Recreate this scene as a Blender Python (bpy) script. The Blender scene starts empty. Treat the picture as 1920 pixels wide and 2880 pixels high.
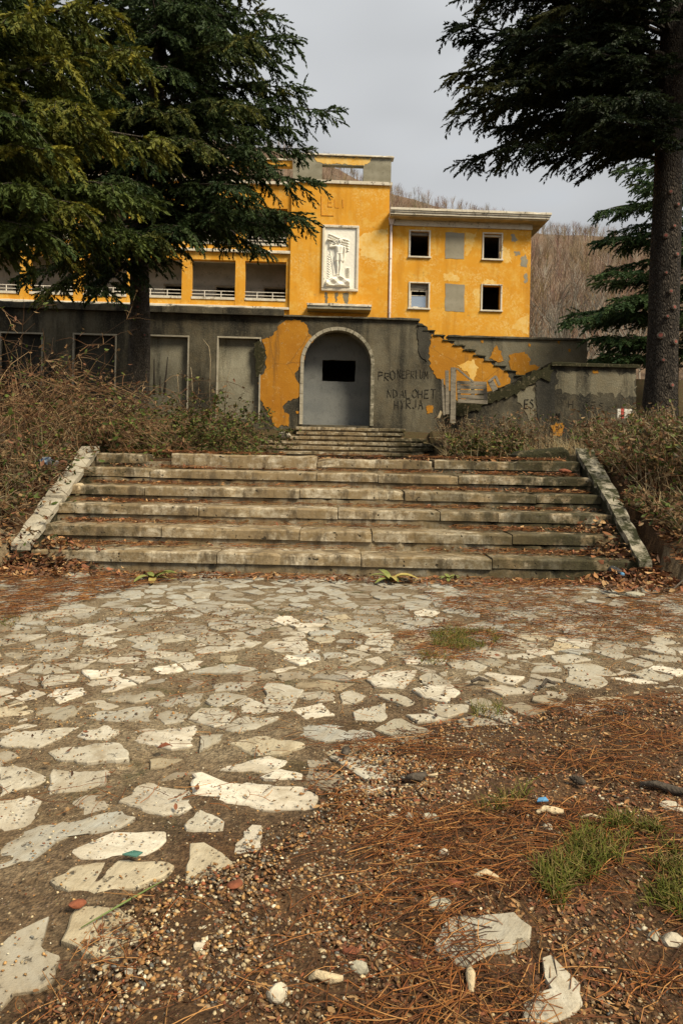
import bpy, math, random
import numpy as np
from mathutils import Vector, noise as mnoise
from mathutils.geometry import tessellate_polygon

SC = bpy.context.scene
COL = SC.collection
rad = math.radians

# ------------------------------------------------------------------ camera, sky, sun, exposure
F, CX, HY, ZC, ROLL = 1980.0, 960.0, 1286.0, 0.96, rad(1.2)
cd = bpy.data.cameras.new('camera')
cam = bpy.data.objects.new('camera', cd); COL.objects.link(cam)
cam.location = (0, 0, ZC); cam.rotation_euler = (rad(90), -ROLL, 0)
cd.sensor_fit = 'VERTICAL'; cd.sensor_height = 36; cd.lens = 36 * F / 2880
cd.shift_y = (HY - 1440) / 2880
cd.clip_start = 0.05; cd.clip_end = 3000
SC.camera = cam

SUN_ELEV, SUN_AZ = rad(48), rad(128)        # azimuth clockwise from +Y (the view direction)
w = bpy.data.worlds.new('World'); SC.world = w; w.use_nodes = True
nt = w.node_tree; nt.nodes.clear()
def wn(t, **p):
    n = nt.nodes.new(t)
    for k, v in p.items(): setattr(n, k, v)
    return n
wo = wn('ShaderNodeOutputWorld'); bg = wn('ShaderNodeBackground')
sky = wn('ShaderNodeTexSky', sky_type='NISHITA', sun_disc=False, sun_elevation=SUN_ELEV, sun_rotation=SUN_AZ)
sky.dust_density = 0.8; sky.air_density = 1.3; sky.ozone_density = 2.5
tc = wn('ShaderNodeTexCoord'); mp = wn('ShaderNodeMapping'); mp.inputs['Scale'].default_value = (1.1, 1.1, 2.6)
nz = wn('ShaderNodeTexNoise'); nz.inputs['Scale'].default_value = 1.5; nz.inputs['Detail'].default_value = 3.0
nz.inputs['Roughness'].default_value = 0.5
mr = wn('ShaderNodeMapRange'); mr.inputs['From Min'].default_value = 0.33; mr.inputs['From Max'].default_value = 0.60
mr.inputs['To Min'].default_value = 0.30; mr.inputs['To Max'].default_value = 0.92
cr = wn('ShaderNodeMapRange'); cr.inputs['From Min'].default_value = 0.3; cr.inputs['From Max'].default_value = 0.75
cr.inputs['To Min'].default_value = 5.0; cr.inputs['To Max'].default_value = 2.7
cc = wn('ShaderNodeCombineColor')
mg = wn('ShaderNodeMath', operation='MULTIPLY'); mg.inputs[1].default_value = 1.03
mb_ = wn('ShaderNodeMath', operation='MULTIPLY'); mb_.inputs[1].default_value = 1.06
mx = wn('ShaderNodeMix', data_type='RGBA')
L = nt.links.new
L(tc.outputs['Generated'], mp.inputs['Vector']); L(mp.outputs[0], nz.inputs['Vector'])
L(nz.outputs['Fac'], mr.inputs['Value']); L(nz.outputs['Fac'], cr.inputs['Value'])
L(cr.outputs[0], cc.inputs[0]); L(cr.outputs[0], mg.inputs[0]); L(mg.outputs[0], cc.inputs[1])
L(cr.outputs[0], mb_.inputs[0]); L(mb_.outputs[0], cc.inputs[2])
sz = wn('ShaderNodeSeparateXYZ'); L(tc.outputs['Generated'], sz.inputs[0])
er = wn('ShaderNodeMapRange'); er.inputs['From Min'].default_value = .16; er.inputs['From Max'].default_value = .50; er.inputs['To Min'].default_value = .0; er.inputs['To Max'].default_value = .45
L(sz.outputs[2], er.inputs['Value'])
ad = wn('ShaderNodeMath', operation='ADD', use_clamp=True); L(mr.outputs[0], ad.inputs[0]); L(er.outputs[0], ad.inputs[1])
L(ad.outputs[0], mx.inputs['Factor']); L(sky.outputs[0], mx.inputs[6]); L(cc.outputs[0], mx.inputs[7])
L(mx.outputs[2], bg.inputs['Color']); bg.inputs['Strength'].default_value = 0.10
L(bg.outputs[0], wo.inputs['Surface'])

sl = bpy.data.lights.new('sun', 'SUN'); sl.energy = 4.0; sl.angle = rad(18); sl.color = (1.0, 0.90, 0.70)
so = bpy.data.objects.new('sun', sl); COL.objects.link(so)
so.rotation_euler = (rad(90) - SUN_ELEV, 0, math.pi - SUN_AZ)
so.location = (0, 0, 60)
vs = SC.view_settings
vs.view_transform = 'Standard'; vs.look = 'None'; vs.gamma = 1.0; vs.use_curve_mapping = False
vs.exposure = 0.58
SC.cycles.max_bounces = 5; SC.cycles.diffuse_bounces = 3; SC.cycles.glossy_bounces = 2; SC.cycles.transmission_bounces = 4
SC.cycles.caustics_reflective = False; SC.cycles.caustics_refractive = False

# ------------------------------------------------------------------ helpers
def ray(px, py):
    dx, dy = px - CX, py - HY
    c, s = math.cos(ROLL), math.sin(ROLL)
    return (dx * c + dy * s) / F, (-dx * s + dy * c) / F
def at(px, py, d):
    A, B = ray(px, py); return Vector((A * d, d, ZC - B * d))
def onground(px, py, z=0.0):
    A, B = ray(px, py); d = (ZC - z) / B; return Vector((A * d, d, z))
class Plane:                                   # a facade: local x along it, local y behind it, z up
    def __init__(s, y0, deg): s.y0, s.a = y0, rad(deg)
    def loc(s, px, py, v=0.0):
        A, B = ray(px, py); c, sn = math.cos(s.a), math.sin(s.a)
        u = (A * (s.y0 + v * c) + v * sn) / (c - A * sn)
        t = s.y0 + u * sn + v * c
        return u, ZC - B * t
    def u(s, px, py, v=0.0): return s.loc(px, py, v)[0]
    def z(s, px, py, v=0.0): return s.loc(px, py, v)[1]
    def place(s, o): o.location = (0, s.y0, 0); o.rotation_euler = (0, 0, s.a)
PT = Plane(23.2, 3.0)      # terrace wall
PB = Plane(43.0, 2.3)      # the yellow building
PR = Plane(20.6, 2.0)      # lower wall at the right of the terrace stair

def tag(o, label=None, cat=None, group=None, kind=None):
    if label: o['label'] = label
    if cat: o['category'] = cat
    if group: o['group'] = group
    if kind: o['kind'] = kind
    return o
def empty(name, label=None, cat=None, group=None, loc=(0, 0, 0), rz=0, kind=None):
    o = bpy.data.objects.new(name, None); COL.objects.link(o); o.location = loc; o.rotation_euler = (0, 0, rz)
    o.empty_display_size = 0.2
    return tag(o, label, cat, group, kind)
def link(name, me, parent=None, mat=None):
    o = bpy.data.objects.new(name, me); COL.objects.link(o)
    if parent is not None: o.parent = parent
    if mat is not None and not me.materials: me.materials.append(mat)
    return o
def mesh_np(name, V, Fc, cols=None, smooth=False):
    """V (n,3); Fc array (m,k) or list of arrays; cols (n,3)"""
    me = bpy.data.meshes.new(name)
    Fs = Fc if isinstance(Fc, list) else [Fc]
    Fs = [np.asarray(f, dtype=np.int32) for f in Fs if len(f)]
    V = np.asarray(V, dtype=np.float32)
    me.vertices.add(len(V)); me.vertices.foreach_set('co', V.ravel())
    li = np.concatenate([f.ravel() for f in Fs]); tot = np.concatenate([np.full(len(f), f.shape[1], np.int32) for f in Fs])
    st = np.concatenate([[0], np.cumsum(tot)[:-1]]).astype(np.int32)
    me.loops.add(len(li)); me.loops.foreach_set('vertex_index', li)
    me.polygons.add(len(tot)); me.polygons.foreach_set('loop_start', st); me.polygons.foreach_set('loop_total', tot)
    if smooth: me.polygons.foreach_set('use_smooth', np.ones(len(tot), bool))
    me.update(calc_edges=True)
    if cols is not None:
        a = me.attributes.new('Col', 'FLOAT_COLOR', 'POINT')
        c = np.ones((len(V), 4), np.float32); c[:, :3] = cols
        a.data.foreach_set('color', c.ravel())
    me.validate()
    return me
class MB:
    def __init__(s): s.v, s.f = [], []
    def add(s, V, Fc):
        b = len(s.v); s.v += [tuple(p) for p in V]; s.f += [tuple(i + b for i in f) for f in Fc]; return s
    def box(s, x0, x1, y0, y1, z0, z1):
        V = [(x, y, z) for z in (z0, z1) for y in (y0, y1) for x in (x0, x1)]
        return s.add(V, [(0, 2, 3, 1), (4, 5, 7, 6), (0, 1, 5, 4), (2, 6, 7, 3), (0, 4, 6, 2), (1, 3, 7, 5)])
    def slab(s, outline, y0, y1, holes=()):
        """polygon with holes in (x,z), extruded from y0 to y1"""
        loops = [list(outline)] + [list(h) for h in holes]
        flat = [p for l in loops for p in l]
        tris = tessellate_polygon([[Vector((p[0], p[1], 0)) for p in l] for l in loops])
        n = len(flat)
        V = [(p[0], y0, p[1]) for p in flat] + [(p[0], y1, p[1]) for p in flat]
        Fc = []
        for t in tris:
            a, b, c = t
            cr_ = (flat[b][0] - flat[a][0]) * (flat[c][1] - flat[a][1]) - (flat[b][1] - flat[a][1]) * (flat[c][0] - flat[a][0])
            if cr_ < 0: a, b, c = a, c, b
            Fc.append((a, b, c)); Fc.append((a + n, c + n, b + n))
        i0 = 0
        for l in loops:
            m = len(l)
            for i in range(m):
                a, b = i0 + i, i0 + (i + 1) % m
                Fc.append((a, b, b + n, a + n))
            i0 += m
        return s.add(V, Fc)
    def tube(s, path, r, n=8, cap=True):
        P = [Vector(p) for p in path]; R = r if hasattr(r, '__len__') else [r] * len(P)
        V = []; Fc = []
        for i, p in enumerate(P):
            t = (P[min(i + 1, len(P) - 1)] - P[max(i - 1, 0)]).normalized()
            a = t.cross(Vector((0, 0, 1)) if abs(t.z) < .9 else Vector((1, 0, 0))).normalized(); b = t.cross(a)
            for k in range(n):
                q = 2 * math.pi * k / n; V.append(p + (a * math.cos(q) + b * math.sin(q)) * R[i])
        for i in range(len(P) - 1):
            for k in range(n):
                k2 = (k + 1) % n
                Fc.append((i * n + k, i * n + k2, (i + 1) * n + k2, (i + 1) * n + k))
        if cap:
            Fc.append(tuple(range(n))[::-1]); Fc.append(tuple((len(P) - 1) * n + k for k in range(n)))
        return s.add(V, Fc)
    def build(s, name, mat, parent=None, smooth=False, bevel=0):
        me = bpy.data.meshes.new(name); me.from_pydata(s.v, [], s.f)
        if smooth: me.polygons.foreach_set('use_smooth', np.ones(len(me.polygons), bool))
        me.update()
        import bmesh
        bm = bmesh.new(); bm.from_mesh(me)
        bmesh.ops.recalc_face_normals(bm, faces=bm.faces[:])
        if bevel: bmesh.ops.bevel(bm, geom=bm.edges[:], offset=bevel, segments=1, affect='EDGES', clamp_overlap=True)
        bm.to_mesh(me); bm.free()
        return link(name, me, parent, mat)
def tubes_np(P, R, sides=3):
    """P (N,S,3) centre lines, R (N,S) radii -> V, quads"""
    P = np.asarray(P, float); R = np.asarray(R, float)
    N, S, _ = P.shape
    T = np.gradient(P, axis=1); T /= np.linalg.norm(T, axis=2, keepdims=True) + 1e-9
    ref = np.where(np.abs(T[:, :, 2:3]) < .9, np.array([0, 0, 1.]), np.array([1., 0, 0]))
    A = np.cross(T, ref); A /= np.linalg.norm(A, axis=2, keepdims=True) + 1e-9
    B = np.cross(T, A)
    q = np.arange(sides) * 2 * np.pi / sides
    V = P[:, :, None, :] + R[:, :, None, None] * (A[:, :, None, :] * np.cos(q)[None, None, :, None] + B[:, :, None, :] * np.sin(q)[None, None, :, None])
    idx = np.arange(N * S * sides).reshape(N, S, sides)
    a = idx[:, :-1, :]; b = np.roll(idx, -1, axis=2)[:, :-1, :]; c = np.roll(idx, -1, axis=2)[:, 1:, :]; d = idx[:, 1:, :]
    Q = np.stack([a, b, c, d], axis=-1).reshape(-1, 4)
    return V.reshape(-1, 3), Q
def inst(tV, tF, M, T):
    """copies of a template joined into arrays: M (N,3,3) columns = axes, T (N,3)"""
    V = np.einsum('nij,kj->nki', M, tV) + T[:, None, :]
    Fc = tF[None] + (np.arange(len(T)) * len(tV))[:, None, None]
    return V.reshape(-1, 3), Fc.reshape(-1, tF.shape[1])
def frames(D, up, roll):
    D = D / (np.linalg.norm(D, axis=1, keepdims=True) + 1e-9)
    U = np.broadcast_to(up, D.shape)
    S = np.cross(D, U); S /= np.linalg.norm(S, axis=1, keepdims=True) + 1e-6
    U2 = np.cross(S, D)
    c, s = np.cos(roll)[:, None], np.sin(roll)[:, None]
    return D, S * c + U2 * s, -S * s + U2 * c
def fbm(x, y, z=0, o=3):
    return mnoise.fractal(Vector((x, y, z)), 0.6, 2.0, o)

# ------------------------------------------------------------------ materials
class G:
    def __init__(s, name):
        s.m = bpy.data.materials.new(name); s.m.use_nodes = True; s.t = s.m.node_tree
        s.b = s.t.nodes['Principled BSDF']; s.b.inputs['Specular IOR Level'].default_value = 0.25
        s._p = None
    def n(s, typ, props=None, **inp):
        nd = s.t.nodes.new('ShaderNode' + typ)
        for k, v in (props or {}).items(): setattr(nd, k, v)
        for k, v in inp.items():
            key = int(k[1:]) if k[0] == 'i' and k[1:].isdigit() else k.replace('_', ' ')
            s.set(nd.inputs[key], v)
        return nd
    def set(s, sock, v):
        if isinstance(v, bpy.types.NodeSocket): s.t.links.new(v, sock)
        elif isinstance(v, bpy.types.Node): s.t.links.new(v.outputs[0], sock)
        elif isinstance(v, (tuple, list)) and sock.type == 'RGBA': sock.default_value = (*v[:3], 1)
        else: sock.default_value = v
    def pos(s):
        if s._p is None: s._p = s.n('NewGeometry').outputs['Position']
        return s._p
    def obj(s): return s.n('TexCoord').outputs['Object']
    def noise(s, scale, detail=4, rough=.55, vec=None, stretch=None, dist=0.0):
        v = vec if vec is not None else s.pos()
        if stretch: v = s.n('Mapping', Vector=v, Scale=stretch).outputs[0]
        return s.n('TexNoise', Vector=v, Scale=scale, Detail=detail, Roughness=rough, Distortion=dist).outputs['Fac']
    def voro(s, scale, vec=None, feat='F1'):
        return s.n('TexVoronoi', {'feature': feat}, Vector=vec if vec is not None else s.pos(), Scale=scale)
    def rng(s, v, a, b, c=0., d=1.):
        return s.n('MapRange', Value=v, From_Min=a, From_Max=b, To_Min=c, To_Max=d).outputs[0]
    def mix(s, f, a, b, mode='MIX'):
        nd = s.t.nodes.new('ShaderNodeMix'); nd.data_type = 'RGBA'; nd.blend_type = mode
        s.set(nd.inputs['Factor'], f); s.set(nd.inputs[6], a); s.set(nd.inputs[7], b); return nd.outputs[2]
    def math(s, op, a, b=0.0): return s.n('Math', {'operation': op}, i0=a, i1=b).outputs[0]
    def xyz(s, v=None): return s.n('SeparateXYZ', Vector=v if v is not None else s.pos()).outputs
    def out(s, color, rough=.85, bump=None, bs=.4, bd=.02):
        s.set(s.b.inputs['Base Color'], color); s.set(s.b.inputs['Roughness'], rough)
        if bump is not None:
            s.set(s.b.inputs['Normal'], s.n('Bump', Height=bump, Strength=bs, Distance=bd).outputs[0])
        return s.m
def m_plain(name, col, rough=.8, var=.25, scale=8., bs=.2, metal=0):
    g = G(name); n = g.noise(scale, 5)
    c = g.mix(g.rng(n, .3, .7), tuple(x * (1 - var) for x in col), tuple(min(1, x * (1 + var)) for x in col))
    g.b.inputs['Metallic'].default_value = metal
    return g.out(c, rough, n, bs)
def m_vcol(name, rough=.8, trans=0., spec=.2):
    g = G(name); c = g.n('Attribute', {'attribute_name': 'Col'}).outputs['Color']
    g.b.inputs['Specular IOR Level'].default_value = spec
    if trans:
        g.set(g.b.inputs['Base Color'], c); g.b.inputs['Roughness'].default_value = rough
        tr = g.n('BsdfTranslucent', Color=c); ms = g.n('MixShader', i0=trans, i1=g.b.outputs[0], i2=tr.outputs[0])
        g.t.links.new(ms.outputs[0], g.t.nodes['Material Output'].inputs['Surface']); return g.m
    return g.out(c, rough)
def m_soil():
    g = G('soil')
    n1, n2, n3 = g.noise(1.3, 5), g.noise(9, 6, .65), g.noise(70, 4, .7)
    cover = g.n('Attribute', {'attribute_name': 'Col'}).outputs['Color']
    cv = g.n('SeparateColor', Color=cover).outputs
    soil = g.mix(g.rng(n2, .3, .7), (.048, .024, .010), (.140, .072, .028))
    soil = g.mix(g.rng(n1, .35, .7), soil, (.105, .056, .024))
    mortar = g.mix(g.rng(n2, .32, .68), (.17, .118, .062), (.37, .29, .18))
    mortar = g.mix(g.math('MULTIPLY', g.rng(n1, .46, .64), .8), mortar, (.17, .105, .05))
    mortar = g.mix(g.math('MULTIPLY', g.rng(g.noise(3.1, 5, .7), .56, .66), .7), mortar, (.075, .075, .024))
    c = g.mix(cv[0], soil, mortar)
    vo = g.voro(130); grain = g.mix(g.rng(vo.outputs['Distance'], .25, .05), c, g.mix(.55, c, g.mix(.25, (.42, .33, .2), vo.outputs['Color'])))
    c = g.mix(g.rng(n3, .42, .62), g.mix(.55, c, (.02, .013, .008), 'MULTIPLY'), grain)
    hill = g.mix(g.rng(n1, .3, .7), (.105, .068, .041), (.16, .105, .066))
    c = g.mix(cv[1], c, hill)
    c = g.mix(g.math('MULTIPLY', cv[2], g.rng(n2, .35, .55)), c, (.035, .045, .014))
    h = g.math('ADD', g.math('MULTIPLY', n2, .6), g.math('ADD', n3, g.math('MULTIPLY', vo.outputs['Distance'], -.8)))
    return g.out(c, .88, h, .6, .012)
def m_flag():
    g = G('flagstone'); r = g.n('ObjectInfo').outputs['Random']
    vec = g.n('Mapping', Vector=g.pos(), Rotation=g.n('CombineXYZ', Z=g.math('MULTIPLY', r, 2.2)).outputs[0]).outputs[0]
    n1 = g.noise(14, 6, .65, vec); n2 = g.noise(5, 4, .6, vec, (1, 5, 1)); n3 = g.noise(90, 4, .7, vec)
    cr_ = g.n('ValToRGB', Fac=r); e = cr_.color_ramp.elements
    e[0].position = 0; e[0].color = (.76, .70, .57, 1); e[1].position = 1; e[1].color = (.36, .325, .25, 1)
    for p, c in ((.12, (.66, .60, .48, 1)), (.25, (.46, .425, .34, 1)), (.40, (.36, .33, .26, 1)), (.55, (.55, .50, .395, 1)), (.68, (.31, .285, .22, 1)), (.78, (.50, .41, .26, 1)), (.88, (.36, .355, .31, 1))):
        x = e.new(p); x.color = c
    c = g.mix(g.rng(n2, .35, .65), cr_.outputs[0], g.mix(.45, cr_.outputs[0], (.30, .24, .15)))
    c = g.mix(g.rng(n1, .48, .66), c, g.mix(.5, c, (.20, .14, .07)))
    c = g.mix(g.rng(n3, .60, .70), c, g.mix(.6, c, (.10, .07, .04)))
    zz = g.xyz()[2]
    c = g.mix(g.math('MULTIPLY', g.rng(g.math('ADD', zz, g.math('MULTIPLY', g.rng(n1, .3, .7), .010)), .012, .0), .75), c, (.16, .115, .065))
    pit = g.rng(g.noise(28, 3, .6, vec), .30, .36)
    c = g.mix(pit, g.mix(.75, c, (.07, .05, .03)), c)
    h = g.math('ADD', g.math('MULTIPLY', n2, 1.0), g.math('ADD', n1, g.math('ADD', g.math('MULTIPLY', n3, .3), pit)))
    return g.out(c, .8, h, .55, .012)
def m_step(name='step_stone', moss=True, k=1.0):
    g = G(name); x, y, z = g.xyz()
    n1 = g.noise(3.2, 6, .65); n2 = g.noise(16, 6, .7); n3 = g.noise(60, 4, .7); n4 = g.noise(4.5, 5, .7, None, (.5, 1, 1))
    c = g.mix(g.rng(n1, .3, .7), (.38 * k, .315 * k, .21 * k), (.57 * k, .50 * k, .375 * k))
    c = g.mix(g.rng(n2, .40, .66), c, (.19, .13, .06))
    c = g.mix(g.math('MULTIPLY', g.rng(n4, .42, .54), .85), c, (.20, .138, .066))
    c = g.mix(g.math('MULTIPLY', g.rng(g.noise(7, 6, .75, None, (1, 1, .35)), .50, .62), .85), c, (.085, .062, .036))
    c = g.mix(g.rng(n3, .60, .70), c, (.13, .10, .06))
    pit = g.rng(g.noise(22, 2, .5), .27, .32); c = g.mix(pit, (.04, .032, .02), c)
    if moss:
        mm = g.math('MULTIPLY', g.rng(x, .2, 2.0), g.rng(g.noise(5.5, 5, .7), .38, .52))
        m2 = g.math('MULTIPLY', g.rng(x, -1.4, -2.6), g.rng(g.noise(6.5, 5, .7), .46, .60))
        mm = g.math('MAXIMUM', mm, m2)
        c = g.mix(g.math('MULTIPLY', mm, .92), c, g.mix(g.rng(n3, .35, .65), (.014, .012, .006), (.045, .041, .015)))
    h = g.math('ADD', g.math('MULTIPLY', n2, .8), g.math('ADD', g.math('MULTIPLY', n3, .5), pit))
    return g.out(c, .88, h, .6, .012)
def m_moss():
    g = G('mossy_stone'); n2 = g.noise(9, 6, .7); n3 = g.noise(50, 4, .7)
    c = g.mix(g.rng(n3, .3, .7), (.013, .012, .006), (.045, .041, .015))
    c = g.mix(g.rng(n2, .55, .68), c, (.15, .12, .07))
    return g.out(c, .95, g.math('ADD', n2, n3), .9, .02)
def m_coping():
    g = G('coping_stone'); n1 = g.noise(5, 6, .7); n2 = g.noise(18, 5, .7); n3 = g.noise(70, 3, .7); x = g.xyz()[0]
    c = g.mix(g.rng(n1, .3, .7), (.27, .235, .17), (.46, .41, .315))
    c = g.mix(g.math('MULTIPLY', g.rng(n3, .58, .74), .6), c, (.16, .13, .08))
    mo = g.math('MULTIPLY', g.rng(x, -1, 2, .0, 1.0), g.rng(g.noise(6, 6, .75), .40, .55))
    c = g.mix(mo, c, (.030, .030, .011))
    return g.out(c, .9, g.math('ADD', n2, g.math('MULTIPLY', n3, .5)), .6, .015)
def m_stucco(name, dark, light, warm, thr=.5):
    g = G(name); n1 = g.noise(.55, 5, .6); n2 = g.noise(2.6, 6, .7); n3 = g.noise(22, 5, .7)
    st = g.noise(1.7, 5, .65, None, (1, 1, .16))
    c = g.mix(g.rng(n1, .38, .64), dark, light)
    c = g.mix(g.math('MULTIPLY', g.rng(n2, .45, .72), .7), c, warm)
    c = g.mix(g.math('MULTIPLY', g.rng(st, thr, thr + .16), .85), c, (.016, .015, .012))
    c = g.mix(g.math('MULTIPLY', g.rng(n3, .5, .75), .35), c, tuple(v * 1.7 for v in light))
    c = g.mix(g.rng(g.noise(45, 3, .7), .60, .70), c, g.mix(.5, c, (.01, .01, .008)))
    return g.out(c, .93, g.math('ADD', n3, g.math('MULTIPLY', n2, .7)), .55, .03)
def m_yellow():
    g = G('yellow_plaster'); x, y, z = g.xyz()
    n1 = g.noise(.35, 4, .6); n2 = g.noise(1.6, 6, .65); n3 = g.noise(8, 5, .7); st = g.noise(1.5, 5, .6, None, (1, 1, .13))
    c = g.mix(g.rng(n1, .3, .7), (.61, .265, .016), (.67, .325, .033))
    c = g.mix(g.math('MULTIPLY', g.rng(n2, .50, .68), .55), c, (.70, .46, .11))
    blot = g.math('MULTIPLY', g.rng(n3, .46, .66), g.rng(g.noise(.55, 4, .6, None, None, 1.0), .46, .64))
    c = g.mix(g.math('MULTIPLY', blot, .8), c, (.74, .54, .20))
    c = g.mix(g.math('MULTIPLY', g.rng(st, .52, .68), .5), c, (.44, .18, .012))
    c = g.mix(g.math('MULTIPLY', g.rng(g.noise(2.2, 6, .75), .61, .70), .65), c, (.33, .19, .05))
    sp = g.rng(g.noise(26, 4, .7), .68, .73); c = g.mix(g.math('MULTIPLY', sp, .7), c, (.30, .24, .15))
    return g.out(c, .9, g.math('ADD', n3, g.noise(30, 4, .7)), .3, .02)
def m_orange():
    g = G('orange_plaster'); n1 = g.noise(.9, 5, .6); n2 = g.noise(5, 6, .7); st = g.noise(2.4, 5, .65, None, (1, 1, .14))
    c = g.mix(g.rng(n1, .3, .7), (.36, .145, .012), (.46, .205, .018))
    c = g.mix(g.math('MULTIPLY', g.rng(n2, .58, .70), .6), c, (.55, .35, .12))
    c = g.mix(g.math('MULTIPLY', g.rng(st, .54, .70), .75), c, (.13, .065, .022))
    c = g.mix(g.math('MULTIPLY', g.rng(g.noise(3.5, 6, .75), .63, .70), .8), c, (.11, .085, .05))
    crk = g.voro(.75, g.mix(.18, g.pos(), g.n('TexNoise', Vector=g.pos(), Scale=1.4, Detail=5.).outputs['Color']), 'DISTANCE_TO_EDGE')
    c = g.mix(g.math('MULTIPLY', g.rng(crk.outputs['Distance'], .006, .002), .5), c, (.12, .06, .02))
    c = g.mix(g.math('MULTIPLY', g.rng(g.noise(7, 6, .8), .60, .66), .55), c, (.60, .42, .2))
    return g.out(c, .92, g.math('ADD', n2, g.noise(30, 4, .7)), .4, .02)
def m_pale():
    g = G('pale_plaster'); n1 = g.noise(1.3, 5, .65); n2 = g.noise(6, 6, .7); st = g.noise(2.2, 5, .65, None, (1, 1, .15))
    c = g.mix(g.rng(g.math('ADD', g.math('MULTIPLY', n1, .6), g.math('MULTIPLY', n2, .4)), .38, .62), (.68, .36, .05), (.74, .53, .20))
    c = g.mix(g.math('MULTIPLY', g.rng(st, .54, .7), .4), c, (.44, .24, .06))
    c = g.mix(g.math('MULTIPLY', g.rng(g.noise(3, 6, .75), .6, .68), .5), c, (.36, .27, .13))
    return g.out(c, .9, n2, .3, .02)
def m_trim():
    g = G('white_trim'); n1 = g.noise(1.8, 6, .7); n2 = g.noise(9, 6, .7)
    st = g.noise(3.0, 5, .7, None, (1, 1, .25))
    c = g.mix(g.rng(n1, .3, .7), (.52, .45, .34), (.68, .62, .50))
    c = g.mix(g.rng(g.math('ADD', g.math('MULTIPLY', st, .6), g.math('MULTIPLY', n2, .4)), .54, .62), c, (.10, .08, .055))
    return g.out(c, .85, n2, .3, .02)
def m_conc(name, a, b, dirt=(.05, .045, .035)):
    g = G(name); n1 = g.noise(.9, 5, .6); n2 = g.noise(5, 6, .7); z = g.xyz()[2]
    bd = g.math('SINE', g.math('MULTIPLY', z, 9.)); n3 = g.noise(30, 4, .7)
    c = g.mix(g.rng(g.math('ADD', n1, g.math('MULTIPLY', bd, .07)), .3, .7), a, b)
    c = g.mix(g.math('MULTIPLY', g.rng(n2, .54, .72), .7), c, dirt)
    c = g.mix(g.rng(n3, .6, .7), c, g.mix(.5, c, dirt))
    return g.out(c, .92, g.math('ADD', n2, n3), .4, .02)
def m_bark(name, a, b, s=9.):
    g = G(name); v = g.n('Mapping', Vector=g.pos(), Scale=(1, 1, .38)).outputs[0]
    v = g.mix(.06, v, g.n('TexNoise', Vector=v, Scale=8., Detail=4.).outputs['Color'])
    vo = g.voro(s * 3.2, v, 'DISTANCE_TO_EDGE'); n = g.noise(s, 6, .7, v); n2 = g.noise(60, 4, .7)
    c = g.mix(g.rng(n, .3, .7), a, b)
    c = g.mix(g.math('MULTIPLY', g.rng(vo.outputs['Distance'], .16, .0), .7), c, tuple(x * .3 for x in a))
    c = g.mix(g.math('MULTIPLY', g.rng(g.noise(3., 5, .7), .55, .7), .5), c, tuple(x * 1.5 for x in b))
    return g.out(c, .95, g.math('ADD', g.rng(vo.outputs['Distance'], 0, .3), g.math('ADD', n, g.math('MULTIPLY', n2, .4))), 1.0, .04)
def m_wood():
    g = G('weathered_wood'); n = g.noise(9, 6, .65, None, (.25, 1, 1)); n2 = g.noise(40, 4, .7)
    c = g.mix(g.rng(n, .3, .7), (.12, .10, .075), (.33, .285, .215))
    return g.out(g.mix(g.rng(n2, .55, .7), c, (.07, .055, .04)), .9, n, .5, .01)
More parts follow.
